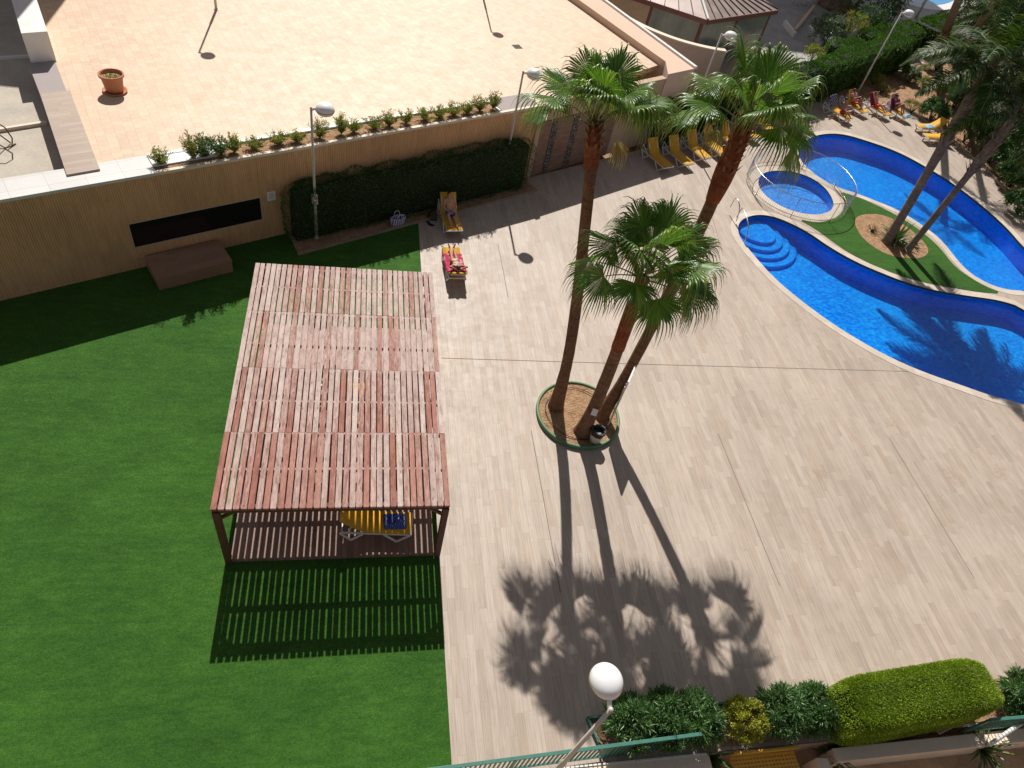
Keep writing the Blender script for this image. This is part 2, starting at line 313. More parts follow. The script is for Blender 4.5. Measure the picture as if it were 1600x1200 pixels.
    t = NT('pink_pattern_towel'); p = t.co(); v = t.vor(p, 6.5, 'F1', 'Color')
    M['pinktowel'] = t.fin(t.ramp(t.sepx(v)[0], [(0, (.40, .012, .06)), (.45, (.44, .02, .12)), (.62, (.62, .20, .28)), (.8, (.30, .012, .03))], 'CONSTANT'), .85)
    t = NT('pink_lace_print'); p = t.co(); v = t.vor(p, 14, 'F1', 'Color')
    M['printbag'] = t.fin(t.ramp(t.sepx(v)[1], [(0, (.75, .73, .78)), (.45, (.45, .30, .60)), (.7, (.18, .25, .55)), (.9, (.75, .73, .78))], 'CONSTANT'), .8)
    t = NT('pebble_strip'); p = t.pos(); v = t.vor(p, 15, 'F1', 'Color'); d = t.vor(p, 15)
    c = t.ramp(t.sepx(v)[0], [(0, (.07, .065, .06)), (.5, (.24, .23, .22)), (1, (.48, .46, .43))])
    c = t.mix(t.g(d, .25, .55), c, (.05, .04, .035))
    M['pebble'] = t.fin(c, .5, t.bump(d, .9, .04))
    t = NT('stone_slate_panel'); p = t.pos(); a = t.noise(t.map(p, (1.2, 1.2, 9)), 1.0, 6, .7)
    M['brown_panel'] = t.fin(t.ramp(a, [(.3, (.17, .095, .065)), (.7, (.31, .19, .135))]), .55, t.bump(a, .5, .02))
mk()

# ------------------------------------------------------------ mesh helpers
class MB:
    def __init__(s): s.v = []; s.f = []; s.mi = []; s.cur = 0
    def add(s, vs, fs):
        o = len(s.v); s.v += [tuple(v) for v in vs]; s.f += [tuple(i+o for i in f) for f in fs]; s.mi += [s.cur]*len(fs); return s
    def box(s, c, d, rot=0, mat=None):      # centre, full sizes
        x, y, z = d[0]/2, d[1]/2, d[2]/2
        m = mat if mat is not None else Matrix.Rotation(rot, 3, 'Z')
        vs = [Vector(c)+m@Vector((a*x, b*y, e*z)) for e in (-1, 1) for b in (-1, 1) for a in (-1, 1)]
        return s.add(vs, [(0, 2, 3, 1), (4, 5, 7, 6), (0, 1, 5, 4), (2, 6, 7, 3), (0, 4, 6, 2), (1, 3, 7, 5)])
    def bar(s, a, b, w_, h_=None, up=(0, 0, 1)):
        a = Vector(a); b = Vector(b); h_ = h_ or w_; d = (b-a); L = d.length; d.normalize(); u = Vector(up)
        if abs(d.dot(u)) > .98: u = Vector((0, 1, 0))
        sx = d.cross(u).normalized(); u = sx.cross(d)
        m = Matrix((sx, d, u)).transposed(); return s.box((a+b)/2, (w_, L, h_), mat=m)
    def tube(s, pts, r, n=10, cap=True, closed=False):
        pts = [Vector(p) for p in pts]; k = len(pts); rr = r if hasattr(r, '__len__') else [r]*k
        up = Vector((0, 0, 1)); vs = []; prev = None
        for i, p in enumerate(pts):
            if closed: d = pts[(i+1) % k]-pts[i-1]
            else: d = pts[min(i+1, k-1)]-pts[max(i-1, 0)]
            d.normalize()
            if prev is None:
                a = d.cross(up)
                if a.length < .05: a = d.cross(Vector((1, 0, 0)))
            else: a = prev-d*prev.dot(d)
            a.normalize(); prev = a; b = d.cross(a)
            for j in range(n):
                t = 2*PI*j/n; vs.append(p+(a*math.cos(t)+b*math.sin(t))*rr[i])
        fs = []
        for i in range(k if closed else k-1):
            for j in range(n):
                q = (i+1) % k; fs.append((i*n+j, i*n+(j+1) % n, q*n+(j+1) % n, q*n+j))
        if cap and not closed: fs.append(tuple(range(n))[::-1]); fs.append(tuple(range((k-1)*n, k*n)))
        return s.add(vs, fs)
    def lathe(s, prof, c=(0, 0, 0), n=28, sx=1, sy=1):
        vs = []; k = len(prof)
        for r, z in prof:
            for j in range(n):
                t = 2*PI*j/n; vs.append((c[0]+r*sx*math.cos(t), c[1]+r*sy*math.sin(t), c[2]+z))
        fs = [(i*n+j, i*n+(j+1) % n, (i+1)*n+(j+1) % n, (i+1)*n+j) for i in range(k-1) for j in range(n)]
        fs.append(tuple(range(n))[::-1]); fs.append(tuple(range((k-1)*n, k*n)))
        return s.add(vs, fs)
    def prism(s, poly, z0, z1):
        n = len(poly); vs = [(p[0], p[1], z0) for p in poly]+[(p[0], p[1], z1) for p in poly]
        a = sum(poly[i][0]*poly[(i+1) % n][1]-poly[(i+1) % n][0]*poly[i][1] for i in range(n))
        fs = [(i, (i+1) % n, n+(i+1) % n, n+i) if a > 0 else (n+i, n+(i+1) % n, (i+1) % n, i) for i in range(n)]
        for t in tessellate_polygon([[Vector((p[0], p[1], 0)) for p in poly]]):
            A, B, C = [poly[i] for i in t]; cr = (B[0]-A[0])*(C[1]-A[1])-(B[1]-A[1])*(C[0]-A[0])
            if cr < 0: t = t[::-1]
            fs.append(tuple(i+n for i in t)); fs.append(tuple(t[::-1]))
        return s.add(vs, fs)
    def build(s, name, mat, parent=None, smooth=False, bevel=0, loc=None):
        me = bpy.data.meshes.new(name); me.from_pydata(s.v, [], s.f); me.update()
        mats = mat if isinstance(mat, (list, tuple)) else [mat]
        for m in mats: me.materials.append(m)
        if len(mats) > 1: me.polygons.foreach_set('material_index', s.mi)
        if smooth: me.polygons.foreach_set('use_smooth', [True]*len(me.polygons))
        o = bpy.data.objects.new(name, me); COL.objects.link(o)
        if parent is not None: o.parent = parent
        if loc is not None: o.location = loc
        if bevel:
            b = o.modifiers.new('bevel', 'BEVEL'); b.width = bevel; b.segments = 2; b.limit_method = 'ANGLE'
        return o
def tag(o, label=None, cat=None, group=None, kind=None):
    if label: o['label'] = label
    if cat: o['category'] = cat
    if group: o['group'] = group
    if kind: o['kind'] = kind
    return o
def empty(name, loc, rz=0, label=None, cat=None, group=None):
    o = bpy.data.objects.new(name, None); COL.objects.link(o); o.location = loc; o.rotation_euler = (0, 0, rz); o.empty_display_size = .2
    return tag(o, label, cat, group)
def copy_tree(o, parent=None):
    c = o.copy(); COL.objects.link(c)
    if parent is not None: c.parent = parent; c.matrix_parent_inverse = Matrix.Identity(4)
    for ch in list(o.children): copy_tree(ch, c)
    return c
def struct(o): o['kind'] = 'structure'; return o
def npmesh(name, V, F, mat, parent=None, attr=None, smooth=False):
    me = bpy.data.meshes.new(name); me.vertices.add(len(V)); me.vertices.foreach_set('co', np.ascontiguousarray(V, dtype=np.float32).ravel())
    nf, k = F.shape; me.loops.add(nf*k); me.loops.foreach_set('vertex_index', np.ascontiguousarray(F, dtype=np.int32).ravel())
    me.polygons.add(nf); me.polygons.foreach_set('loop_start', np.arange(0, nf*k, k, dtype=np.int32))
    if smooth: me.polygons.foreach_set('use_smooth', np.ones(nf, dtype=bool))
    me.update(calc_edges=True); me.validate()
    for m in (mat if isinstance(mat, (list, tuple)) else [mat]): me.materials.append(m)
    if attr is not None:
        a = me.attributes.new('tip', 'FLOAT', 'POINT'); a.data.foreach_set('value', np.asarray(attr, dtype=np.float32))
    o = bpy.data.objects.new(name, me); COL.objects.link(o)
    if parent is not None: o.parent = parent
    return o
rs = np.random.RandomState(11)
def unit(a): return a/np.maximum(np.linalg.norm(a, axis=-1, keepdims=True), 1e-9)
def leaves(P, D, L, W, bend=.25, jit=.5, fold=.18):
    """lanceolate folded leaves: base points P, directions D, lengths L, widths W -> verts, quads"""
    n = len(P); D = unit(D+rs.normal(0, jit, (n, 3))*1.0 if jit else D)
    L = (np.ones(n)*L)*rs.uniform(.7, 1.25, n); W = (np.ones(n)*W)*rs.uniform(.75, 1.25, n)
    S = unit(np.cross(D, rs.normal(0, 1, (n, 3)))); N = np.cross(S, D)
    L1 = L[:, None]; W1 = W[:, None]
    tip = P+D*L1+np.array([0, 0, -1])*L1*bend; mid = P+D*L1*.5+np.array([0, 0, -1])*L1*bend*.2
    a = mid+S*W1*.5+N*W1*fold; b = mid-S*W1*.5+N*W1*fold
    V = np.stack([P, a, tip, mid-N*W1*fold*.5, b], 1).reshape(-1, 3)
    i = np.arange(n)[:, None]*5
    F = np.concatenate([i+np.array([[0, 1, 2, 3]]), i+np.array([[0, 3, 2, 4]])], 0)
    return V, F
def merge(parts):
    Vs = []; Fs = []; o = 0
    for V, F in parts: Vs.append(V); Fs.append(F+o); o += len(V)
    return np.concatenate(Vs), np.concatenate(Fs)
def shell_points(poly_c, half, n, rot=0, top=.35, noise_amp=.1, rounded=.3):
    """points + outward directions on a soft box (hedge)"""
    hx, hy, hz = half; A = np.array([hx*hz, hx*hz, hy*hz, hy*hz, hx*hy*1.3]); A = A/A.sum()
    f = rs.choice(5, n, p=A); u = rs.uniform(-1, 1, (n, 2)); P = np.zeros((n, 3)); N = np.zeros((n, 3))
    for k in range(5):
        m = f == k
        if k < 2: s = 1 if k else -1; P[m] = np.stack([u[m, 0]*hx, np.full(m.sum(), s*hy), u[m, 1]*hz], 1); N[m] = (0, s, 0)
        elif k < 4: s = 1 if k == 3 else -1; P[m] = np.stack([np.full(m.sum(), s*hx), u[m, 0]*hy, u[m, 1]*hz], 1); N[m] = (s, 0, 0)
        else: P[m] = np.stack([u[m, 0]*hx, u[m, 1]*hy, np.full(m.sum(), hz)], 1); N[m] = (0, 0, 1)
    if rounded:
        q = P/np.array(half); r = np.maximum(np.abs(q)-(1-rounded), 0)/rounded
        rr = np.sqrt((r**2).sum(1)); k = rr > 1; sc = np.ones(n); sc[k] = 1/rr[k]
        q2 = np.sign(q)*(np.minimum(np.abs(q), 1-rounded)+r*sc[:, None]*rounded); P = q2*np.array(half)
        N = unit(N+np.sign(q)*r*1.2)
    nz = np.array([noise.noise(Vector(p)*1.6) for p in P]) if n < 60000 else np.array([0]*n)
    P = P+N*(nz[:, None]*noise_amp-rs.uniform(0, .06, (n, 1)))
    c, s = math.cos(rot), math.sin(rot); Rm = np.array([[c, -s, 0], [s, c, 0], [0, 0, 1]])
    return P@Rm.T+np.array(poly_c), N@Rm.T
def hedge(name, a, b, width, h, mat, label, cat='hedge', n=12000, L=.07, W=.03, z0=0, group=None, camp=.12, rounded=.3, core=None):
    a = Vector(a); b = Vector(b); c = (a+b)/2; d = b-a; rot = math.atan2(d.y, d.x); ln = math.hypot(d.x, d.y)
    o = empty(name, (c.x, c.y, z0), 0, label, cat, group)
    P, N = shell_points((0, 0, h/2), (ln/2, width/2, h/2), n, rot, noise_amp=camp, rounded=rounded)
    V, F = leaves(P, N+np.array([0, 0, .35]), L, W, bend=.1, jit=.55)
    npmesh('foliage', V, F, mat, o)
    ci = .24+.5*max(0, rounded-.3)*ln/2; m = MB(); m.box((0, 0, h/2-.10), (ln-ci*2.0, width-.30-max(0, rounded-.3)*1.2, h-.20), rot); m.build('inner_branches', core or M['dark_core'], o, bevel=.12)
    return o

# ------------------------------------------------------------ setting: outlines
def smooth_poly(pts, it=2, closed=True):
    for _ in range(it):
        q = []; n = len(pts)
        for i in range(n if closed else n-1):
            a = Vector(pts[i]); b = Vector(pts[(i+1) % n]); q += [a*.75+b*.25, a*.25+b*.75]
        pts = q
    return [tuple(p) for p in pts]
def C5(pts): return [tuple(G(1130+x/3.334, 180+y/3.334))[:2] for x, y in pts]
poolA = C5([(72, 600), (78, 560), (110, 532), (180, 515), (260, 525), (350, 560), (450, 612), (560, 690), (700, 768), (860, 835), (960, 872), (1100, 912), (1300, 943), (1440, 962), (1567, 1003)])
poolA += [tuple(G(x, y))[:2] for x, y in ((1700, 560), (1850, 640), (1900, 720), (1760, 690), (1600, 632), (1550, 620), (1500, 602), (1450, 585), (1400, 564), (1350, 537.5), (1290, 500))]
poolA += C5([(330, 910), (230, 815), (150, 722), (90, 650)])
poolB = C5([(385, 205), (402, 150), (470, 105), (560, 93), (640, 100), (740, 130), (860, 170), (960, 215), (1050, 265), (1160, 330), (1260, 400), (1360, 480), (1440, 550), (1500, 610), (1567, 690)])
poolB += [tuple(G(x, y))[:2] for x, y in ((1640, 420), (1690, 480), (1690, 500), (1650, 480))]
poolB += C5([(1567, 915), (1500, 915), (1400, 890), (1290, 830), (1220, 760), (1160, 680), (1100, 620), (1000, 550), (900, 490), (800, 450), (700, 410), (600, 380), (530, 345), (470, 305), (415, 255)])
poolC = C5([(176, 345), (195, 305), (250, 287), (350, 288), (450, 318), (530, 372), (573, 435), (580, 482), (540, 515), (450, 522), (330, 492), (240, 440), (190, 388)])
poolA = smooth_poly(poolA); poolB = smooth_poly(poolB); poolC = smooth_poly(poolC)
def area(p): return sum(p[i][0]*p[(i+1) % len(p)][1]-p[(i+1) % len(p)][0]*p[i][1] for i in range(len(p)))/2
def offset(poly, d):
    n = len(poly); s = 1 if area(poly) > 0 else -1; out = []
    for i in range(n):
        a = Vector(poly[i-1]); b = Vector(poly[(i+1) % n]); t = (b-a).normalized(); nrm = Vector((t.y, -t.x))*s
        out.append(tuple(Vector(poly[i])+nrm*d))
    return out
def sheet(name, outer, holes, z, mat):
    loops = [outer]+holes; vs = [Vector((p[0], p[1], 0)) for l in loops for p in l]
    tri = tessellate_polygon([[Vector((p[0], p[1], 0)) for p in l] for l in loops])
    m = MB(); fs = []
    for t in tri:
        A, B, C = [vs[i] for i in t]; cr = (B.x-A.x)*(C.y-A.y)-(B.y-A.y)*(C.x-A.x)
        if abs(cr) < 1e-9: continue
        fs.append(tuple(t) if cr > 0 else tuple(t[::-1]))
    m.add([(v.x, v.y, z) for v in vs], fs); return m.build(name, mat)

FY = 3.38     # fence line of the private patios
# lawn/deck border at x = 2.06; wall line
def wally(x): return 17.62+(x+10.95)*.5355
BX = 2.06
deck_outer = [(BX, 3.34), (7.5, 3.36), (16.5, 3.34), (90, FY-1), (120, 60), (100, 120), (14.0, 120), (14.0, 31.0), (6.8, 27.0), (BX, wally(BX)+.3)]
struct(sheet('pool_deck', deck_outer, [poolA, poolB, poolC], 0.0, M['deck']))
struct(sheet('lawn', [(-40, FY), (BX, FY), (BX, wally(BX)+.3), (-18, wally(-18)+.3), (-40, wally(-40)+.3)], [], 0.012, M['turf']))
struct(sheet('ground', [(-160, -160), (200, -160), (200, 200), (-160, 200)], [], -3.0, M['soil']))
# expansion joints in the deck, laid as dark sheets
jm = MB()
def joint(p, q, w_=.018):
    a = G(*p); b = G(*q); d = (b-a).normalized(); s_ = Vector((-d.y, d.x, 0))*w_/2; z = Vector((0, 0, .004))
    jm.add([a-s_+z, b-s_+z, b+s_+z, a+s_+z], [(0, 1, 2, 3)])
for pq in (((830, 673), (875.6, 926.5)), ((1122, 678), (1218, 915)), ((1389, 684), (1522.5, 904.5)), ((778, 381), (794, 465))): joint(*pq)
joint((690, 559.5), (1000, 569), .022); joint((1000, 569), (1440, 581), .022)
joint((1095, 275), (1130, 400), .014)
struct(jm.build('deck_joints', plain('joint_sealant', (.16, .13, .11), .9)))

def ring(name, inner, outer, z, mat):
    n = len(inner); m = MB(); vs = [(p[0], p[1], z) for p in inner]+[(p[0], p[1], z) for p in outer]
    s = area(inner) > 0
    m.add(vs, [((i, n+i, n+(i+1) % n, (i+1) % n) if s else (i, (i+1) % n, n+(i+1) % n, n+i)) for i in range(n)]); return m
def basin(nm, poly, depth, floor_mat, wl=-.14):
    n = len(poly); m = MB(); s = area(poly) < 0
    m.cur = 1; m.add([(p[0], p[1], .0) for p in poly]+[(p[0], p[1], wl+.02) for p in poly], [(i, (i+1) % n, n+(i+1) % n, n+i) if s else (n+i, n+(i+1) % n, (i+1) % n, i) for i in range(n)])
    m.cur = 0; m.add([(p[0], p[1], wl+.02) for p in poly]+[(p[0], p[1], -depth) for p in poly], [(i, (i+1) % n, n+(i+1) % n, n+i) if s else (n+i, n+(i+1) % n, (i+1) % n, i) for i in range(n)])
    tri = tessellate_polygon([[Vector((p[0], p[1], 0)) for p in poly]]); fs = []
    for t in tri:
        A, B, C = [poly[i] for i in t]; fs.append(tuple(t) if (B[0]-A[0])*(C[1]-A[1])-(B[1]-A[1])*(C[0]-A[0]) > 0 else tuple(t[::-1]))
    m.add([(p[0], p[1], -depth) for p in poly], fs)
    struct(m.build(nm+'_basin', [floor_mat, M['edge_tile']]))
    o = sheet(nm+'_water', poly, [], wl, M['water']); struct(o)
basin('large_pool', poolA, .88, M['mosaic']); basin('curved_pool', poolB, .98, M['mosaic']); basin('paddling_pool', poolC, .50, M['mosaic_kid'], -.10)
# steps of the large pool
sc = G(1187, 352); m = MB()
for r_, z_ in ((2.15, -.72), (1.75, -.58), (1.35, -.44), (.95, -.30)):
    m.lathe([(r_, -.95), (r_, z_-.04), (r_-.04, z_), (0.01, z_)], (sc.x, sc.y, 0), 48)
struct(m.build('pool_steps', M['mosaic']))
# coping strips: between pool and island, round the pools
isl_poly = C5([(385, 540), (480, 560), (540, 553), (600, 530), (632, 480), (628, 430), (605, 398), (700, 427), (800, 470), (900, 520), (1000, 582), (1080, 645), (1140, 705), (1190, 772), (1250, 825), (1350, 885), (1460, 932),
               (1330, 921), (1200, 900), (1050, 872), (900, 832), (780, 780), (650, 715), (560, 652), (480, 592)])
band = C5([(30, 430), (130, 300), (150, 270), (205, 240), (280, 235), (400, 262), (440, 285), (470, 305), (530, 345), (600, 380), (700, 410), (800, 450), (900, 490), (1000, 550), (1100, 620), (1160, 680), (1220, 760), (1290, 830), (1400, 890), (1500, 915), (1567, 915)])
band = smooth_poly(C5([(118, 320), (140, 275), (220, 240), (310, 240), (410, 268), (440, 285)]), 1, False)
co_outer = offset(poolC, .42)
m = ring('x', offset(poolC, -.03), co_outer, .006, None); struct(m.build('paddling_pool_coping', M['coping']))
for nm, pl in (('large_pool_coping', poolA), ('curved_pool_coping', poolB)):
    struct(ring('x', offset(pl, -.03), offset(pl, .33), .010, None).build(nm, M['coping']))
isl = smooth_poly(isl_poly, 1)
struct(sheet('island_lawn', isl, [], .016, M['turf']))
soil_poly = smooth_poly(C5([(680, 565), (690, 535), (720, 520), (800, 513), (900, 545), (1000, 615), (1060, 680), (1070, 720), (1030, 748), (960, 747), (880, 737), (800, 702), (720, 640)]), 2)
struct(sheet('island_soil', soil_poly, [], .022, M['soil']))
sc2 = G(1394, 374)

# far paving beyond the hedge (grey, in the shade of an added unseen block)
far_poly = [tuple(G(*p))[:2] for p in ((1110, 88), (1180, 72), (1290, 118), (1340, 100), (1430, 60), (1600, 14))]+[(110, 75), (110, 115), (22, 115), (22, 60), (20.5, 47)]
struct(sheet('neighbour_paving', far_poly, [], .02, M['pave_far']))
pD = [tuple(G(x, y))[:2] for x, y in ((1413, 0), (1440, 8), (1468, 9), (1489, 3), (1500, -8), (1480, -30), (1420, -30), (1395, -15))]
pD = smooth_poly(pD)
struct(ring('x', pD, offset(pD, 1.1), .03, None).build('neighbour_pool_coping', M['white']))
m = MB(); m.prism(pD, .0, .034); o = m.build('neighbour_pool_water', None); o.data.materials.clear(); o.data.materials.append(plain('far_pool_water', (.05, .30, .62), .1, .1, 1)); struct(o)

# ------------------------------------------------------------ ribbed wall with terrace behind
wa = Vector((-18.0, wally(-18.0), 0)); wb = Vector((7.0, wally(7.0), 0)); wdir = (wb-wa).normalized(); wn_ = Vector((wdir.y, -wdir.x, 0))   # towards the lawn
WT = 3.4
wall = empty('ribbed_wall', (wa+wb)/2, 0, 'long tan ribbed retaining wall behind the lawn, with a dark slot window', 'wall')
inv = (wa+wb)/2
def wl_(u, out=0, z=0): return wa+wdir*u+wn_*out+Vector((0, 0, z))-inv
L = (wb-wa).length; m = MB(); pitch = .068; nr = int(L/pitch)
wu = [(Vector((-7.37, 19.54, 0))-wa).dot(wdir), (Vector((-3.63, 21.54, 0))-wa).dot(wdir)]
def ribs(u0, u1, z0, z1):
    k = int((u1-u0)/pitch); vs = []; fs = []
    for i in range(k+1):
        u = u0+(u1-u0)*i/k; du = pitch*.5
        for (uu, oo) in ((u, 0), (u+du*.35, 0), (u+du*.5, .022), (u+pitch-du*.15, .022)):
            uu = min(uu, u1); vs += [wl_(uu, oo, z0), wl_(uu, oo, z1)]
    q = len(vs)//2
    for i in range(q-1): fs.append((2*i, 2*i+2, 2*i+3, 2*i+1))
    m.add(vs, fs)
ribs(0, wu[0], 0, WT-.1); ribs(wu[0], wu[1], 0, .86); ribs(wu[0], wu[1], 1.76, WT-.1); ribs(wu[1], L, 0, WT-.1)
m.build('ribbed_face', M['ribbed'], wall)
m = MB()      # backing slab, split round the opening
def slab(u0, u1, z0, z1, o0, o1): 
    c = (wl_(u0, (o0+o1)/2)+wl_(u1, (o0+o1)/2))/2; m.box((c.x, c.y, (z0+z1)/2), (u1-u0, abs(o1-o0), z1-z0), math.atan2(wdir.y, wdir.x))
slab(0, wu[0], 0, WT-.11, -.28, -.004); slab(wu[1], L, 0, WT-.11, -.28, -.004); slab(wu[0], wu[1], 0, .80, -.28, -.004); slab(wu[0], wu[1], 1.82, WT-.11, -.28, -.004)
m.build('wall_core', M['wall_beige'], wall)
m = MB(); slab(wu[0]-.05, wu[1]+.05, .82, 1.80, -.035, -.02); m.build('window', M['dark_void'], wall)
m = MB()
for z0, z1, a, b in ((.80, .855, wu[0]-.06, wu[1]+.06), (1.765, 1.82, wu[0]-.06, wu[1]+.06)): slab(a, b, z0, z1, 0.0, .035)
slab(wu[0]-.06, wu[0]-.005, .857, 1.763, 0, .035); slab(wu[1]+.005, wu[1]+.06, .857, 1.763, 0, .035)
m.build('window_frame', M['wall_beige'], wall)
# coping: broad pale left part, thin cream strip above the planter, dusty strip to the right
cu = (Vector((-6.36, 20.08, 0))-wa).dot(wdir); cu2 = (G(778, 172, WT)-wa).dot(wdir)
m = MB(); slab(0, cu, WT-.1, WT, -1.0, .04); m.build('broad_coping', M['white_tile'], wall)
m = MB(); slab(cu+.005, L, WT-.1, WT-.005, -.10, .03); m.build('thin_coping', M['cream'], wall)
m = MB(); slab(cu2+.2, L, WT-.12, WT-.02, -1.1, -.102); m.build('grey_coping', M['grey_concrete'], wall)
# small notice and orange alarm light on the wall
def on_wall(u, out, z): return wl_(u, out, z)+inv
rzw = math.atan2(wdir.y, wdir.x)
uN = (Vector((-3.3, 21.72, 0))-wa).dot(wdir)
nb_ = empty('notice_plate', on_wall(uN+.02, .03, 1.75), rzw, 'small white notice plate on the ribbed wall right of the dark window', 'sign')
m = MB(); m.box((0, -.012, 0), (.30, .02, .36)); m.build('plate', M['white'], nb_, bevel=.004)
m = MB()
for k in range(5): m.box((0, -.0235, .11-k*.05), (.20-.02*(k % 2), .003, .014))
m.build('printed_lines', plain('grey_print', (.25, .25, .26), .6), nb_)
al = empty('wall_light', on_wall(uN+.34, .03, 1.78), rzw, 'tiny round orange fitting on the ribbed wall beside the notice plate', 'wall light')
m = MB(); m.lathe([(.045, 0), (.045, .02), (.035, .045), (.008, .055)], n=14); o = m.build('lens', M['orange'], al, True); o.rotation_euler = (R(90), 0, 0)
# bench block
b0 = G(250, 455); b1 = G(365, 425); bd = wdir
bc = (Vector((b0.x, b0.y, 0))+Vector((b1.x, b1.y, 0)))/2 - wn_*(.62)
bl_ = (b1-b0).length
bo = empty('wooden_bench', (bc.x, bc.y, .014), rzw, 'brown timber block bench against the ribbed wall under the dark window', 'bench')
m = MB(); m.box((0, 0, .225), (bl_, 1.22, .45)); m.build('bench_body', M['bench_wood'], bo, bevel=.008)
m = MB(); m.box((0, 0, .47), (bl_+.03, 1.25, .04)); m.build('bench_top', M['bench_wood'], bo, bevel=.006)

# terrace floor
TZ = 3.3
tp_in = [tuple((wa+wdir*0-wn_*.9))[:2], tuple((wb-wn_*.9))[:2]]
pw = [G(888.5, 0, TZ), G(1040, 98, TZ)]; pd = (pw[0]-pw[1]).normalized(); far_r = pw[1]+pd*45
lt0 = G(150, 262, TZ); lt1 = G(62, 3, TZ); ltd = (lt1-lt0).normalized(); far_l = lt0+ltd*45
terr = [(wa-wn_*.27), (wb-wn_*.27), Vector((pw[1].x, pw[1].y, 0)), far_r, far_l+Vector((-40, 0, 0)), Vector((-40, 8, 0))]
# sunken service yard cut out on the left
yard = [G(0, 292, TZ)-Vector((6, 3.2, 0)), G(83, 274, TZ), G(66, 200, TZ), G(10, 0, TZ), G(10, 0, TZ)+ltd*20, G(10, 0, TZ)+ltd*20+Vector((-12, 0, 0))]
tpoly = [(p[0], p[1]) for p in (G(122, 274, TZ), wb-wn_*.27, pw[1], far_r, G(58, 0, TZ)+ltd*40, G(58, 0, TZ))]
m = MB(); m.prism([tuple(p) for p in tpoly], TZ-.25, TZ); struct(m.build('terrace_floor', M['terrace']))
YZ = 2.65
m = MB(); yp = [G(100, 300, TZ), G(60, 190, TZ), G(5, -10, TZ), G(5, -10, TZ)+ltd*20, G(5, -10, TZ)+ltd*20+Vector((-16, -6, 0)), G(0, 300, TZ)-Vector((12, 6.4, 0))]
ya = wa-wn_*.3; yp = [wa+wdir*((G(110, 275, TZ)-wa).dot(wdir))-wn_*.3, G(85, 170, TZ), G(30, 0, TZ), G(30, -10, TZ)+ltd*20, G(5, -10, TZ)+ltd*20+Vector((-16, -6, 0)), wa-wn_*.3]
m.prism([(p[0], p[1]) for p in yp], YZ-.3, YZ); struct(m.build('service_yard_floor', M['concrete']))
# kerb line across the yard
yk = empty('yard_step', G(30, 200, YZ), 0, 'low pale step running across the sunken concrete yard at the left', 'step')
a_ = G(-40, 212, YZ)-yk.location; b_ = G(74, 194, YZ)-yk.location
m = MB(); m.bar(a_+Vector((0, 0, .05)), b_+Vector((0, 0, .05)), .12, .12); m.build('step_edge', M['cream'], yk, bevel=.01)
yk2 = empty('yard_ledge', G(20, 95, YZ), 0, 'narrow pale ledge at the shaded far end of the sunken yard', 'step')
a_ = G(-40, 96, YZ)-yk2.location; b_ = G(46, 90, YZ)-yk2.location
m = MB(); m.bar(a_+Vector((0, 0, .05)), b_+Vector((0, 0, .05)), .10, .12); m.build('ledge_edge', M['white'], yk2, bevel=.01)
# partition: clad ramp top, grey low part, tall white block
def quadblock(nm, par, pts, z0, z1, mat, bevel=.01):
    m = MB(); m.prism([(p[0]-par.location.x, p[1]-par.location.y) for p in pts], z0, z1); return m.build(nm, mat, par, bevel=bevel)
pt = empty('partition_wall', G(120, 200, TZ), 0, 'stepped partition wall left of the terracotta terrace: clad low part, grey ledge and tall white end', 'wall')
pt.location.z = 0
quadblock('clad_top', pt, [G(104, 273, 3.46), G(156, 264, 3.46), G(109, 141, 3.46), G(62, 145, 3.46)], YZ-.2, 3.46, M['ramp_wood'])
quadblock('grey_ledge', pt, [G(62, 146, 3.34), G(104, 142, 3.34), G(84, 90, 3.34), G(42, 94, 3.34)], YZ-.2, 3.34, M['grey_concrete'])
quadblock('white_block', pt, [G(33, 52, 4.35), G(74, 49, 4.35), G(74, 49, 4.35)+ltd*12, G(33, 52, 4.35)+ltd*12], YZ-.2, 4.35, M['white'])

# planter trough on the wall top
pl = empty('planter_trough', on_wall(cu+1, -.5, WT-.1), 0, 'long soil planter trough along the terrace edge on top of the ribbed wall', 'planter')
def wp(u, out, z): return on_wall(u, out, z)-pl.location
def slabp(u0, u1, z0, z1, o0, o1, mm):
    c = (wp(u0, (o0+o1)/2, 0)+wp(u1, (o0+o1)/2, 0))/2; mm.box((c.x, c.y, (z0+z1)/2-pl.location.z), (u1-u0, abs(o1-o0), z1-z0), rzw)
m = MB(); slabp(cu+.02, cu2, WT-.14, WT-.035, -.84, -.105, m); m.build('soil', M['soil'], pl)
m = MB(); slabp(cu+.02, cu2+.1, WT-.12, WT+.03, -1.02, -.845, m); slabp(cu2+.002, cu2+.1, WT-.12, WT+.03, -.843, -.105, m); m.build('trough_rim', M['white'], pl, bevel=.01)
m = MB(); slabp(cu+.02, cu+2.0, WT-.03, WT+.015, -.83, -.32, m); m.build('cover_panel', M['white'], pl, bevel=.005)
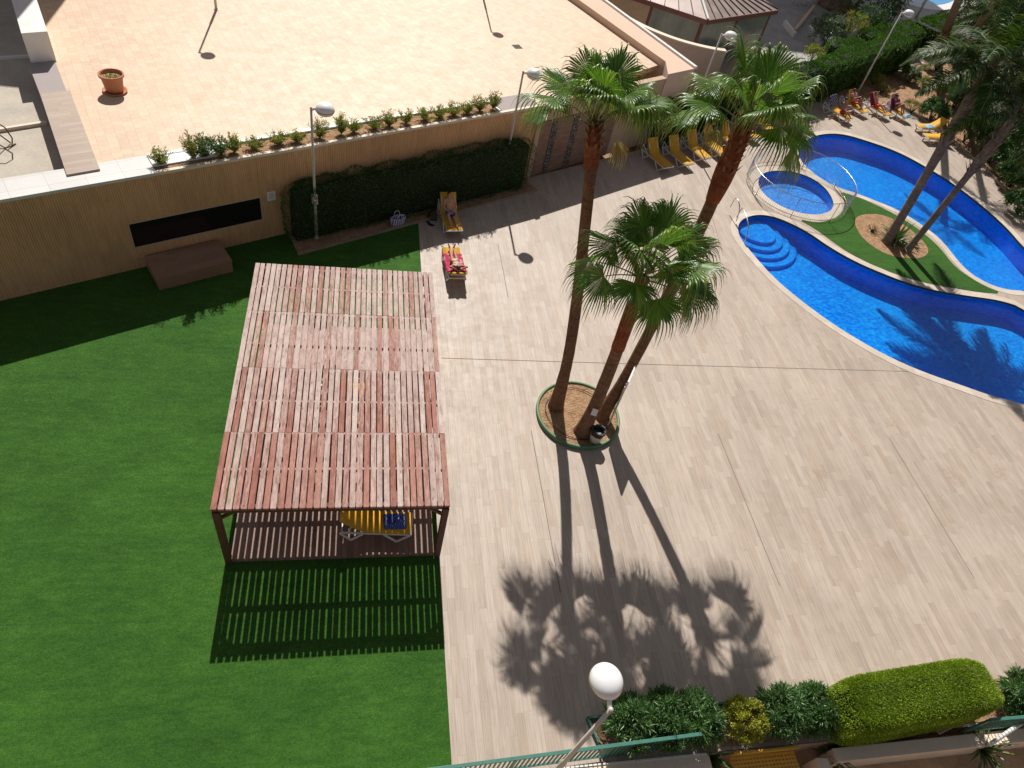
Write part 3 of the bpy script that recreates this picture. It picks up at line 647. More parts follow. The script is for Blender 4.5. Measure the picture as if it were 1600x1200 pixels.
def small_shrub(u, out, h, mat, n, label, r=.2, L=.11, W=.026, grp=None, redtip=False):
    p = on_wall(u, out, WT-.035); o = empty('young_shrub', p, 0, label, 'shrub', grp); L = L*rnd.uniform(1.05, 1.5)
    mm = MB(); parts = []
    for k in range(n):
        a = rs.uniform(0, 2*PI); rr = r*math.sqrt(rs.uniform(0, 1)); hh = h*rs.uniform(.55, 1.0)*(1-.3*rr/r)
        tip = Vector((math.cos(a)*rr, math.sin(a)*rr, hh)); mid = tip*.5+Vector((rs.uniform(-.03, .03), rs.uniform(-.03, .03), .02))
        mm.tube([(0, 0, -.01), mid, tip], [.008, .006, .003], 5)
        q = 26; t = rs.uniform(.15, 1, q)[:, None]; P = np.array(tip)*t; D = rs.normal(0, 1, (q, 3))*[1, 1, .4]+[0, 0, .9]
        parts.append(leaves(P, D, L, W, .1, .2))
    mm.build('stem', M['rust'], o); V, F = merge(parts); npmesh('foliage', V, F, mat, o); return o
spos = [(255, 262), (305, 250), (322, 247), (345, 240), (368, 238), (398, 232), (435, 225), (465, 222), (500, 214), (533, 208), (552, 204), (580, 196), (605, 192), (630, 187), (662, 183), (682, 179), (705, 175), (725, 172), (745, 168), (766, 165)]
words = ['lone reddish young shrub at the left end of the planter trough', 'tall red tipped young shrub, second from the left in the planter trough', 'dense dark green shrub, third from the left in the planter trough',
         'dense grey green shrub, fourth from the left in the planter trough', 'low bushy shrub, fifth from the left in the planter trough']
ordn = ['sixth', 'seventh', 'eighth', 'ninth', 'tenth', 'eleventh', 'twelfth', 'thirteenth', 'fourteenth', 'fifteenth', 'sixteenth']
for i, (px, py) in enumerate(spos):
    q = G(px, py, WT); u = (Vector((q.x, q.y, 0))-wa).dot(wdir)
    if i < 5: lb = words[i]
    elif i < 16: lb = 'small yellow green shrub, %s from the left in the planter trough' % ordn[i-5]
    else: lb = ['small thin shrub, fourth from the right end of the planter trough', 'small leafy shrub, third from the right end of the planter trough', 'small upright shrub, second from the right end of the planter trough', 'rightmost small shrub of the planter trough, above the second lamp post'][i-16]
    small_shrub(u, -.40, [.62, 1.2, .85, .8, .7][i] if i < 5 else rnd.uniform(.42, .85), M['oleander'] if i in (2, 3) else M['young'], 34 if i in (1, 2, 3, 4) else 24, lb, .48 if i in (2, 3) else rnd.uniform(.30, .48), grp='young shrubs in the planter trough')
# terracotta pot
pp = G(180, 143, TZ); po = empty('flower_pot', pp, 0, 'large terracotta flower pot with dry plant standing alone on the terrace', 'flower pot')
m = MB(); m.lathe([(.27, 0.03), (.30, .2), (.345, .5), (.36, .56), (.40, .56), (.405, .63), (.365, .635), (.345, .58), (.33, .5), (.05, .48)], n=36); m.build('pot_body', M['terracotta'], po, True)
m = MB(); m.lathe([(.05, 0), (.36, 0.0), (.40, .06), (.37, .065), (.34, .03), (.05, .028)], n=36); m.build('saucer', M['terracotta'], po, True)
m = MB(); m.lathe([(.01, .50), (.34, .50), (.33, .52), (.01, .53)], n=24); m.build('soil', M['soil'], po)
P = np.stack([rs.uniform(-.2, .2, 90), rs.uniform(-.2, .2, 90), np.full(90, .52)], 1); V, F = leaves(P, rs.normal(0, .5, (90, 3))+[0, 0, .9], .12, .03); npmesh('dry_plant', V, F, M['young'], po)
# drain
dr = G(808, 73, TZ); o = empty('floor_drain', (dr.x, dr.y, TZ+.004), R(20), 'small square metal floor drain in the terracotta terrace', 'drain')
m = MB()
for k in range(6): m.box((0, -.15+k*.06, .004), (.34, .03, .008))
m.box((0, .19, .004), (.40, .03, .01)); m.box((0, -.19, .004), (.40, .03, .01)); m.box((.185, 0, .0045), (.03, .35, .011)); m.box((-.185, 0, .0045), (.03, .35, .011)); m.build('grate', M['dark_metal'], o)
# iron hoop frame in the yard
hp = G(8, 232, YZ); o = empty('iron_hoop', hp, R(-20), 'rusty iron hoop frame standing on the sunken concrete yard at the left edge', 'metal frame')
pts = [(math.cos(a)*.42, 0, .48+math.sin(a)*.46) for a in np.linspace(0, 2*PI, 9)[:-1]]
m = MB(); m.tube(pts, .02, 8, closed=True); m.build('hoop', M['rust'], o, True)
m = MB(); m.bar((-.05, 0, .5), (-.05, .32, .02), .03); m.bar((.1, 0, .06), (.1, .35, .02), .03); m.build('strut', M['rust'], o)

# wide parapet right of terrace and curved ramp walls
pp_ = empty('terrace_parapet', (0, 0, 0), 0, 'broad peach parapet running up the right side of the terrace, with white outer edge', 'wall')
PZ = 3.62
i0 = G(1040, 96, PZ); i1 = G(905, 0, PZ); o0 = G(1086, 107, PZ); o1 = G(941, 0, PZ); bot = G(1044, 116, PZ)
ext = (i1-i0).normalized()*30; exto = (o1-o0).normalized()*30
m = MB(); m.prism([(p.x, p.y) for p in (bot, o0, o1+exto, i1+ext, i0)], 0, PZ); m.build('parapet_body', M['wall_peach'], pp_)
od = (o1-o0).normalized(); on = Vector((od.y, -od.x, 0))
m = MB(); a_ = o0+on*.05; b_ = o1+exto+on*.05; m.bar((a_.x, a_.y, PZ+.03), (b_.x, b_.y, PZ+.03), .16, .14); m.build('white_edge', M['white'], pp_, bevel=.01)
# brown panel with pebble strips between hedge and palms
panel_a = wb+Vector((0, 0, 0)); panel_b = Vector((bot.x+.02, bot.y+.05, 0)); pdr = (panel_b-panel_a).normalized(); pnn = Vector((pdr.y, -pdr.x, 0))
pw_ = empty('pebble_wall', (panel_a+panel_b)/2, 0, 'brown stone wall with three vertical pebble strips behind the tallest left palm', 'wall')
pc = pw_.location
def pwb(u0, u1, z0, z1, o0_, o1_, mm):
    c = panel_a+pdr*((u0+u1)/2)+pnn*((o0_+o1_)/2)-pc; mm.box((c.x, c.y, (z0+z1)/2), (u1-u0, abs(o1_-o0_), z1-z0), math.atan2(pdr.y, pdr.x))
PL = (panel_b-panel_a).length
m = MB(); pwb(.25, PL, 0, WT, -.3, 0, m); m.build('stone_face', M['wall_beige'], pw_)
m = MB(); pwb(.3, 5.2, 0, 2.6, .002, .05, m); m.build('brown_panel', M['brown_panel'], pw_)
for k, u in enumerate((1.15, 2.45, 3.8)):
    m = MB(); pwb(u-.17, u+.17, .05, 2.5, .052, .075, m); m.build('pebble_strip', M['pebble'], pw_)
m = MB(); pwb(.0, .248, 0, WT, -.3, .12, m); m.build('corner_pier', M['wall_beige'], pw_)

# curved ramp walls
def ribbon(nm, lab, pxs, z, h, mat, cap, th=.35):
    pts = smooth_poly([tuple(G(x, y, z))[:2] for x, y in pxs], 2, False); o = empty(nm, (pts[0][0], pts[0][1], 0), 0, lab, 'wall'); n = len(pts); A = []; B = []
    for i in range(n):
        a = Vector(pts[max(i-1, 0)]); b = Vector(pts[min(i+1, n-1)]); t = (b-a).normalized(); nn = Vector((-t.y, t.x))
        A.append(tuple(Vector(pts[i])-Vector(pts[0]))); B.append(tuple(Vector(pts[i])+nn*th-Vector(pts[0])))
    m = MB(); m.prism(A+B[::-1], z-h, z-.08); m.build('wall_body', mat, o)
    A2 = [tuple(Vector(a)*1.0) for a in A]
    m = MB(); m.prism(A+B[::-1], z-.078, z); m.build('coping', cap, o); return o
ribbon('curved_ramp_wall', 'curved pale ramp wall with peach coping in front of the metal roofed building', [(955, 14), (993, 36), (1026, 51), (1064, 65), (1112, 77), (1150, 82)], 2.6, 2.6, M['wall_pink'], M['cream'])
ribbon('low_curved_wall', 'lower curved wall with cream coping beside the end of the terrace parapet', [(1040, 70), (1060, 81), (1080, 87), (1104, 92), (1140, 95)], 1.9, 1.9, M['wall_beige'], M['cream'])

# building with hipped metal roof
EZ = 3.0
e0 = G(1012, 0, EZ); e1 = G(1106, 31, EZ); e2 = G(1216, 15, EZ)
bd_ = empty('pool_pavilion', (e1.x, e1.y, 0), 0, 'building with brown hipped metal roof and green glazing at the top of the photo', 'building')
bp = lambda v: Vector((v.x-e1.x, v.y-e1.y, v.z))
d01 = (e0-e1).normalized(); d21 = (e2-e1).normalized(); E0 = e1+d01*10; E2 = e2; inner = (d01+d21).normalized()
apex = e1+inner*5.5+Vector((0, 0, 1.5)); E0b = E0+Vector((4, 6, 0)); E2b = e2+Vector((-2.5, 9, 0))
tops = [E0, e1, E2, E2b, E0b]
ap1 = apex+ (d01*4.5)
m = MB(); vs = [bp(E0), bp(e1), bp(E2), bp(E2b), bp(E0b), bp(apex), bp(ap1)]
m.add(vs, [(0, 1, 5, 6), (1, 2, 5), (2, 3, 5), (3, 4, 6, 5), (4, 0, 6)]); m.build('roof', M['roof_metal'], bd_)
m = MB()
def seamsrun(A, B, T, n, T2=None):
    for k in range(n+1):
        t = k/n; p = A.lerp(B, t); q = T.lerp(T2, t) if T2 is not None else T
        q = p.lerp(q, .94); m.bar(p+Vector((0, 0, .03)), q+Vector((0, 0, .03)),   .035, .05)
seamsrun(bp(E0), bp(e1), bp(ap1), 11, bp(apex)); seamsrun(bp(e1), bp(E2), bp(apex), 10); m.build('roof_seams', plain('seam_metal', (.10, .07, .065), .5), bd_)
m = MB()
for A, B in ((E0, e1), (e1, E2), (E2, E2b)): m.bar(bp(A)-Vector((0, 0, .13)), bp(B)-Vector((0, 0, .13)), .14, .26)
m.build('fascia', M['eave'], bd_)
m = MB(); m.bar(bp(e1)+Vector((0, 0, .05)), bp(apex)+Vector((0, 0, .05)), .14, .08); m.build('hip_flashing', M['white'], bd_)
w0 = e1+d01*.6+d21*.6; w1 = w0+d01*3.2; w2 = w0+d21*7.0; w3 = w0+d01*9.5
def glasswall(nm, A, B, zt=EZ-.26): 
    mm = MB(); mm.bar((A.x-e1.x, A.y-e1.y, zt/2), (B.x-e1.x, B.y-e1.y, zt/2), .12, zt); return mm
glasswall('g', w0, w1).build('glass_wall', M['glaze'], bd_); glasswall('g', w0, w2).build('glass_wall', M['glaze'], bd_); glasswall('g', w1, w3).build('tan_wall', plain('tan_render', (.52, .42, .31), .85), bd_)
for A in (w0, w0+d21*3.5, w2, w1): m = MB(); m.bar((A.x-e1.x, A.y-e1.y, 0), (A.x-e1.x, A.y-e1.y, EZ-.2), .2, .2); m.build('corner_post', M['eave'], bd_)
yp2 = [G(979, 0), G(1059, 19), G(1048, 55), G(1000, 34)]
struct(sheet('pavilion_forecourt', [(p.x, p.y) for p in (G(960, -5), G(1066, 20), G(1094, 68), G(1040, 62), G(985, 30))], [], .045, plain('tan_paving', (.58, .47, .35), .9, .08, 2)))

# unseen blocks added to cast shade on the far paving and the yard
for nm, cx, cy, sx, sy, h, lb in (('paving_shade_block', 42.3, 86, 17.5, 12, 31, 'tall unseen block added to shade the neighbouring paving, above the top edge'), ('paving_shade_block', 28.3, 82, 10, 12, 31, 'narrower unseen block behind the pavilion, added to shade the path, above the top edge'), ('yard_shade_block', -18.3, 41, 12, 7, 14.5, 'pale unseen block added to shade the sunken yard, above the top edge')):
    o = empty(nm, (cx, cy, 0), 0, lb, 'building'); m = MB(); m.box((0, 0, h/2), (sx, sy, h)); m.build('wall', M['wall_pink'], o)
    m = MB(); m.box((0, 0, h+.2), (sx+.6, sy+.6, .4)); m.build('roof', M['concrete'], o)
    for k in range(int(h//3)):
        for j in range(int(sx//3)): m = MB(); m.box((-sx/2+1.5+j*3, -sy/2-.02, 1.6+k*3), (1.4, .08, 1.5)); m.build('window', M['glaze'], o)

# ------------------------------------------------------------ pergola
PX0, PX1, PY0, PY1, PZr = -3.20, 2.09, 8.50, 16.98, 2.58
pg = empty('pergola', ((PX0+PX1)/2, (PY0+PY1)/2, 0), 0, 'weathered red timber pergola with slatted roof and plank floor on the lawn', 'pergola')
cx_, cy_ = pg.location.x, pg.location.y
rows = [8.50, 10.63, 12.75, 14.91, 16.98]; ns = 34; sp = (PX1-PX0)/ns
m = MB()
for i in range(ns):
    x = PX0+sp*(i+.5)-cx_; wdt = sp*.82
    for k in range(4):
        y0, y1 = rows[k]+.002, rows[k+1]-.002; dz = rnd.uniform(-.004, .004); dx = rnd.uniform(-.006, .006)
        rot = Matrix.Rotation(rnd.uniform(-.0022, .0022), 3, 'Z')
        m.box((x+dx, (y0+y1)/2-cy_, PZr-.03+dz), (wdt*rnd.uniform(.97, 1.02), y1-y0, .065), mat=rot)
m.build('roof_slats', M['slat'], pg, bevel=.004)
for y in (9.61, 10.66, 11.68, 13.70, 14.91, 16.01): m = MB(); m.box((0, y-cy_, PZr-.126), (PX1-PX0-.02, .06, .12)); m.build('purlin', M['slat'], pg)
for y in (8.62, 12.75, 16.86): m = MB(); m.box((0, y-cy_, PZr-.168), (PX1-PX0-.01, .10, .21)); m.build('cross_beam', M['dark_red_wood'], pg, bevel=.005)
for x in (PX0+.07, PX1-.07): m = MB(); m.box((x-cx_, 0, PZr-.155), (.10, PY1-PY0-.3, .13)); m.build('side_beam', M['dark_red_wood'], pg, bevel=.005)
for y in (8.60, 12.75, 16.88):
    for x in (PX0+.08, PX1-.08):
        m = MB(); m.box((x-cx_, y-cy_, (PZr-.2)/2), (.15, .15, PZr-.22)); m.build('post', M['dark_red_wood'], pg, bevel=.006)
for y in (8.60, 16.88):
    for s, x in ((1, PX0+.12), (-1, PX1-.12)): m = MB(); m.bar((x-cx_, y-cy_, PZr-.55), (x+s*.42-cx_, y-cy_, PZr-.17), .07, .07); m.build('brace', M['dark_red_wood'], pg)
m = MB(); m.box((.02-.04, .0, .075), (PX1-PX0-.30, PY1-PY0-.14, .13)); m.build('plank_floor', M['brown_plank'], pg, bevel=.006)

# ------------------------------------------------------------ lamps
def make_lamp():
    o = empty('street_lamp', (0, 0, 0)); h = 5.15
    m = MB(); m.tube([(0, 0, 0), (0, 0, h*.35), (0, 0, h*.36), (0, 0, h)], [.062, .060, .045, .040], 16); m.build('pole', M['pole'], o, True)
    m = MB(); m.tube([(0, 0, h-.10), (.10, 0, h-.04), (.20, 0, h-.02)], [.035, .04, .055], 12); m.build('arm', M['lamp_white'], o, True)
    m = MB(); m.lathe([(.01, -.175), (.15, -.165), (.24, -.11), (.282, -.035), (.288, -.0)], (.44, 0, h-.02), 36, 1.06, 1.0); m.build('lamp_bowl', M['lamp_white'], o, True)
    m = MB(); m.lathe([(.284, 0.004), (.288, .02), (.278, .07), (.245, .13), (.19, .18), (.12, .21), (.05, .225), (.008, .228)], (.44, 0, h-.02), 36, 1.06, 1.0); m.build('lamp_dome', M['lamp_white'], o, True)
    m = MB(); m.lathe([(.292, -.008), (.296, 0), (.292, .008)], (.44, 0, h-.02), 36, 1.06, 1.0); m.build('seam_ring', plain('seam_brass', (.30, .20, .10), .5), o, True)
    m = MB(); m.lathe([(.14, 0), (.14, .015), (.075, .03), (.075, .10)], n=16); m.build('base_plate', M['pole'], o)
    return o
lamp0 = make_lamp(); lamps = []
nl = G(955, 1108, 5.15); t1 = G(338, 15, TZ); t2 = G(755, -3, TZ)
for i, (p, ang, lb) in enumerate(((G(494.6, 372), -8, 'pale lamp post with a small red sign, beside the dark hedge at the lawn corner'),
        (G(784, 292), -20, 'pale lamp post at the right end of the wall hedge, left of the tall palm'),
        (G(1069, 207), -15, 'pale lamp post behind the row of yellow loungers'),
        (G(1326, 142)+Vector((.3, -.5, 0)), -10, 'pale lamp post behind the occupied loungers on the far right'),
        (Vector((nl.x, nl.y, 0)), 88, 'nearest lamp post with a big white globe at the bottom of the photo'),
        (t1, -25, 'lamp post on the terracotta terrace right of the flower pot, its top cut off'),
        (t2, -40, 'lamp post on the terracotta terrace near the top edge, seen by its shadow'))):
    o = lamp0 if i == 0 else copy_tree(lamp0); o.location = p; o.rotation_euler = (0, 0, R(ang)); tag(o, lb, 'street lamp', 'globe lamps round the pool and terrace')
    if i >= 5: o.scale = (.89, .89, .89)
    lamps.append(o)
# sign on first lamp post
lp = lamps[0]; sg = empty('sign', (0, 0, 1.75)); sg.parent = lp; sg.rotation_euler = (0, 0, R(8))
for nm, f in (('sign_board', lambda m: m.box((.0, -.075, 0), (.21, .015, .42))),):
    m = MB(); f(m); o = m.build('sign_board', M['white'], sg, bevel=.004)
m = MB(); m.tube([(math.cos(a)*.078, -.087, .09+math.sin(a)*.078) for a in np.linspace(0, 2*PI, 25)[:-1]], .010, 6, closed=True); m.bar((-.05, -.088, .14), (.05, -.088, .04), .018, .006); m.build('prohibition_ring', M['c_red'], sg)
m = MB(); m.box((-.02, -.0845, .10), (.05, .003, .035)); m.box((.02, -.0845, .08), (.03, .003, .05)); m.box((0, -.0845, -.08), (.14, .003, .02)); m.box((0, -.0845, -.12), (.12, .003, .015)); m.box((0, -.0845, -.15), (.14, .003, .015)); m.build('pictogram', M['black'], sg)

# ------------------------------------------------------------ hedges along the walls
def line_box(pa, pb): return pa, pb
ha = on_wall((Vector((-3.0, 21.86, 0))-wa).dot(wdir), .42, 0); hb = on_wall(L-.35, .42, 0)
hedge('wall_hedge', ha, hb, .8, 2.25, M['dark_hedge'], 'dark clipped hedge growing against the ribbed wall behind the lounging man', n=26000, L=.085, W=.03, camp=.16)
# soil strip and kerb in front of it
k0 = on_wall((ha-wa).dot(wdir)+.0, 1.35, 0); k1 = on_wall(L-.1, 1.12, 0); k0b = on_wall((ha-wa).dot(wdir)+.2, .0, 0); k1b = on_wall(L-.1, .0, 0)
struct(sheet('hedge_soil_strip', [tuple(p)[:2] for p in (k0, k1, k1b, k0b)], [], .03, M['soil']))
m = MB(); m.bar(k0+Vector((0, 0, .04)), k1+Vector((0, 0, .04)), .07, .10); kb = m.build('soil_kerb', M['kerb']); tag(kb, 'low brown kerb along the soil strip in front of the wall hedge', 'kerb')
# hedge behind row of loungers and round to the right
r0 = G(1030, 212)+Vector((-1.2, 1.2, 0)); r1 = G(1120, 178)+Vector((0, 1.8, 0)); r2 = G(1215, 150)+Vector((0, 3.0, 0)); 
c_ = Vector((20.5, 38.2, 0)); 
hedge('lounger_hedge', (14.1, 31.05, 0), (19.4, 34.95, 0), .9, 2.3, M['dark_hedge'], 'dark hedge behind the left end of the lounger row, under the terrace corner', n=14000, L=.1, W=.04)
hedge('corner_hedge', (19.4, 35.0, 0), (26.6, 38.9, 0), 1.1, 2.3, M['dark_hedge'], 'dark hedge behind the palm crown, left of the far lamp post', n=16000, L=.1, W=.04)
ga = G(1296, 149)+Vector((-.6, .6, 0)); gb = G(1440, 100)
def fhedge(name, p0, p1, h, w_, ext0, ext1, mat, label, **k):
    a = G(*p0, h); b = G(*p1, h); d = (b-a).normalized(); d.z = 0; nn = Vector((-d.y, d.x, 0))*w_/2
    a = a+nn-d*ext0; b = b+nn+d*ext1; a.z = b.z = 0; hedge(name, a, b, w_, h, mat, label, **k)
fhedge('boundary_hedge', (1290, 107), (1440, 60), 2.3, 1.3, .3, 0, M['mid_hedge'], 'tall clipped hedge with brown green top behind the far lamp post', n=30000, L=.12, W=.045, camp=.3)
fhedge('bright_hedge', (1318, 76), (1366, 68), 1.6, 1.3, 0, 0, M['mid_hedge'], 'short bright green hedge block behind the tall boundary hedge', n=8000, L=.12, W=.05, camp=.3)
fhedge('far_green_hedge', (1376, 62), (1453, 47), 1.8, 1.8, 0, 0, M['mid_hedge'], 'bright green topped hedge in front of the walking man', n=14000, L=.12, W=.05, camp=.4)
fhedge('distant_hedge', (1470, 48), (1560, 28), 2.0, 2.4, 0, 10, M['mid_hedge'], 'long bright green hedge below the neighbouring pool at the top right', n=24000, L=.15, W=.06, camp=.4)

# soil bed right of the deck
bedp = [(30.2, 40.4), (33.4, 39.4)] + [tuple(G(x, y))[:2] for x, y in ((1402, 162), (1440, 185), (1500, 232), (1540, 262), (1565, 300), (1605, 335), (1800, 420))]+[(75, 20), (78, 62), (50, 54), (37, 45.2), (27, 38.6)]
struct(sheet('planting_bed', bedp, [], .05, M['soil']))
m = MB(); kp = [G(x, y, .05) for x, y in ((1402, 162), (1440, 185), (1500, 232), (1540, 262), (1570, 298), (1605, 335))]
for a, b in zip(kp, kp[1:]): m.bar(a+Vector((0, 0, .03)), b+Vector((0, 0, .03)), .12, .14)
tag(m.build('bed_kerb', M['kerb']), 'dark kerb edging the planting bed on the right side of the far pool', 'kerb')

# ------------------------------------------------------------ shrubs
def shrub(name, p, r, h, mat, label, cat='shrub', n=900, L=.16, W=.035, clumps=26, group=None, core=M['core_brown'], up=.5, jit=.35):
    o = empty(name, p, 0, label, cat, group); parts = []
    for c in range(clumps):
        a = rs.uniform(0, 2*PI); q = math.sqrt(rs.uniform(.05, 1)); cp = np.array([math.cos(a)*q*r*.82, math.sin(a)*q*r*.82, h*(.10+.85*math.sqrt(max(0, 1-q*q*.75))*rs.uniform(.35, 1.05)**.7)])
        k = n//clumps; D = unit(rs.normal(0, 1, (k, 3))+unit(cp-np.array([0, 0, h*.3]))*.5+[0, 0, up]); P = cp+D*rs.uniform(0, .12, (k, 1))*r+rs.normal(0, .06*r, (k, 3))
        parts.append(leaves(P, D, L, W, .25, jit*.3))
    V, F = merge(parts); npmesh('foliage', V, F, mat, o)
    m = MB()
    for k in range(9):
        a = 2*PI*k/9+rs.uniform(-.3, .3); q = rs.uniform(.3, .8)
        m.tube([(rs.uniform(-.08, .08), rs.uniform(-.08, .08), -.02), (math.cos(a)*r*q*.5, math.sin(a)*r*q*.5, h*.45), (math.cos(a)*r*q, math.sin(a)*r*q, h*.85)], [.025, .016, .006], 5)
    m.build('branches', core, o); return o

# bed at the bottom with fence
bed0 = G(942, 1176); 
struct(sheet('front_bed_soil', [(5.5, 3.46), (5.25, 4.30), (7.5, 4.36), (10.5, 4.42), (15, 4.42), (20, 4.42), (20, 3.4)], [], .02, M['soil']))
m = MB(); m.bar((5.5, 3.46, .06), (5.25, 4.30, .06), .05, .12); m.bar((5.25, 4.30, .06), (11, 4.42, .06), .05, .12); tag(m.build('bed_edging', M['green_metal']), 'green metal edging at the left end of the front shrub bed', 'edging')
sh_spec = [((988, 1128), .64, 1.05, 'oleander', 'dark green oleander at the left end of the front bed beside the near lamp'), ((1040, 1122), .66, 1.1, 'oleander', 'bushy oleander, second from the left in the front bed'),
           ((1092, 1120), .66, 1.05, 'oleander', 'oleander just left of the yellow bush in the front bed'), ((1224, 1111), .66, 1.1, 'oleander', 'oleander just right of the yellow bush in the front bed'),
           ((1280, 1106), .62, 1.15, 'oleander', 'oleander touching the left end of the big lime hedge'), ((1606, 1088), .70, 1.15, 'oleander', 'oleander right of the big lime hedge at the right edge')]
for (px, py), r_, h_, mt, lb in sh_spec:
    p = G(px, py, h_*.55); p.z = .02; shrub('oleander_bush', p, r_, h_, M[mt], lb, n=6000, L=.18, W=.026, clumps=60, group='oleanders in the front bed')
p = G(1162, 1126, .5); p.z = .02; shrub('yellow_bush', p, .58, 1.1, M['yellow_leaf'], 'yellow leaved bush between oleanders in the front bed', n=7000, L=.055, W=.034, clumps=80, up=.9)
# small twiggy brown plant
p = G(1100, 1155, .2); p.z = .02; shrub('dry_plant', p, .25, .35, M['feather_dry'], 'dry brown plant behind the green fence rail, left of the yellow bush', n=300, L=.14, W=.015, clumps=10)
# big lime hedge: top outline from the photograph at height 1.45
HZ = 1.55
top = [G(x, y, HZ) for x, y in ((1307, 1080), (1400, 1040), (1500, 1018), (1548, 1014), (1562, 1040), (1576, 1078), (1560, 1095), (1450, 1118), (1340, 1135), (1300, 1110))]
lx = [p.x for p in top]; ly = [p.y for p in top]
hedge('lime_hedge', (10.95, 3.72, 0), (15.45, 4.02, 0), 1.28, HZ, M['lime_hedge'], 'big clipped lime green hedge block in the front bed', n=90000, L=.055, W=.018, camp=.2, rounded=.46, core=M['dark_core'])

# green railing fence
def rail_fence(label, A, B):
    A = Vector(A); B = Vector(B); c = (A+B)/2; d = B-A; ln = d.length; rz = math.atan2(d.y, d.x); fe = empty('green_fence', c, rz, label, 'fence', 'green railings along the patios')
    m = MB(); m.bar((-ln/2, 0, 1.0), (ln/2, 0, 1.0), .075, .035); m.build('top_rail', M['green_metal'], fe, bevel=.005)
    m = MB(); m.bar((-ln/2, 0, .12), (ln/2, 0, .12), .04, .04); m.build('bottom_rail', M['green_metal'], fe)
    m = MB(); k = int(ln/.105)
    for i in range(k): m.box((-ln/2+i*.105, 0, .55), (.02, .035, .84))
    m.build('vertical_bars', M['green_metal'], fe)
    q = max(2, int(ln/2.0))
    for i in range(q+1): m = MB(); m.box((-ln/2+ln*i/q+.0007, .0, .49), (.05, .052, .97)); m.build('post', M['green_metal'], fe)
rail_fence('long green metal railing at the bottom of the photo, left of the lime hedge', (1.2, 3.34, 0), (7.5, 3.53, 0))
rail_fence('short green metal railing at the bottom right corner', (15.0, 3.24, 0), (18.5, 3.2, 0))
# parapet/patio walls below the fence
M['patio'] = plain('patio_render', (.80, .65, .50), .85, .08, 2)
pb = empty('patio_wall', (9, 0, 0), 0, 'beige patio parapet wall below the green railing', 'wall')
m = MB(); m.box((-4.85, 3.18, -.35), (7.7, .30, .78), .0); m.build('wall_body', M['patio'], pb, bevel=.01)
m = MB(); m.box((-4.85, 3.33, .05), (7.6, .035, .03)); m.build('white_joint', M['white'], pb)
pb2 = empty('patio_wall', (14, 0, 0), 0, 'beige patio parapet wall at the bottom right corner, right of the yellow bench', 'wall')
m = MB(); m.box((.35, 3.02, -.35), (6.3, .30, .78), .0); m.build('wall_body', M['patio'], pb2, bevel=.01)
m = MB(); m.box((0, 3.335, -.37), (10.0, .02, .70)); rw = m.build('retaining_wall', M['wall_beige'], None, loc=(9, 0, 0)); tag(rw, 'low rough retaining wall under the lime hedge behind the yellow bench', 'wall')
struct(sheet('patio_floor', [(-6, -4), (30, -4), (30, 3.34), (-6, 3.34)], [], -.7, plain('patio_brown_tile', (.52, .33, .19), .8, .35, 2.0)))
for x, lb in ((8.12, 'beige patio dividing wall left of the yellow perforated bench'), (10.75, 'beige patio dividing wall right of the yellow perforated bench')):
    o = empty('divider_wall', (x, 2.2, 0), R(-6), lb, 'wall'); m = MB(); m.box((0, 0, -.33), (.30, 1.6, .72)); m.build('wall_body', M['patio'], o, bevel=.01)
yp3 = plain('yellow_paint', (.78, .44, .05), .5)
yb = empty('perforated_bench', (9.45, 2.92, -.70), 0, 'yellow perforated metal bench in the patio below the lime hedge', 'bench')
m = MB(); m.bar((-.85, .34, .80), (.85, .34, .80), .05, .05); m.bar((-.85, .30, .50), (.85, .30, .50), .04, .04)
for i in range(19): m.box((-.82+i*.091, 0, .5), (.05, .62, .012))
for i in range(8): m.box((0, -.29+i*.083, .513), (1.7, .045, .010))
m.build('perforated_seat', yp3, yb)
m = MB(); m.box((0, .345, .64), (1.66, .012, .26)); m.build('back_panel', yp3, yb)
for x in (-.8, .8):
    for y in (-.28, .28): m = MB(); m.box((x, y, .245), (.05, .05, .49)); m.build('leg', yp3, yb)
# loose boards
for i, (px, py, a, lb) in enumerate(((1395, 1128, 12, 'pale board lying under the lime hedge edge'), (1432, 1138, 10, 'brown board leaning by the fence under the lime hedge'), (1478, 1134, 14, 'longer brown board right of the other one under the lime hedge'))):
    p = G(px, py, .25); o = empty('loose_board', p, R(a), lb, 'board', 'boards behind the fence'); m = MB(); m.box((0, 0, 0), (.95 if i == 0 else .7, .20, .03)); m.build('plank', M['coping'] if i == 0 else M['ramp_wood'], o, bevel=.004); o.rotation_euler = (R(-18), 0, R(a))
def strap_plant(p, label, n=40, L=.7, W=.05, mat='agave', name='strap_plant', group=None, up=.75):
    o = empty(name, p, 0, label, 'plant', group); m = MB()
    for i in range(n):
        a = rs.uniform(0, 2*PI); el = rs.uniform(.15, 1.35); d = Vector((math.cos(a)*math.cos(el), math.sin(a)*math.cos(el), math.sin(el))); s_ = Vector((-math.sin(a), math.cos(a), 0)); q = Vector((0, 0, .05)); ll = L*rs.uniform(.6, 1.1); vs = []; st = 6
        for k in range(st+1):
            t = k/st; w2 = W*(.5+.8*math.sin(PI*min(1, t*.9+.1)))*(1-t**4)*.5; vs += [q+s_*w2, q-Vector((0, 0, W*.15)), q-s_*w2]; q = q+d*ll/st; d = (d+Vector((0, 0, -.16))).normalized()
        fs = []
        for k in range(st): fs += [(3*k, 3*k+3, 3*k+4, 3*k+1), (3*k+1, 3*k+4, 3*k+5, 3*k+2)]
        m.add(vs, fs)
    m.build('foliage', M[mat], o); return o
strap_plant(G(1110, 1185, -.3), 'dark strappy plant in the patio between the railing end and the yellow bench', 40, .6)
strap_plant(G(1300, 1185, -.5), 'dark strappy plant in the patio right of the yellow bench', 46, .65)
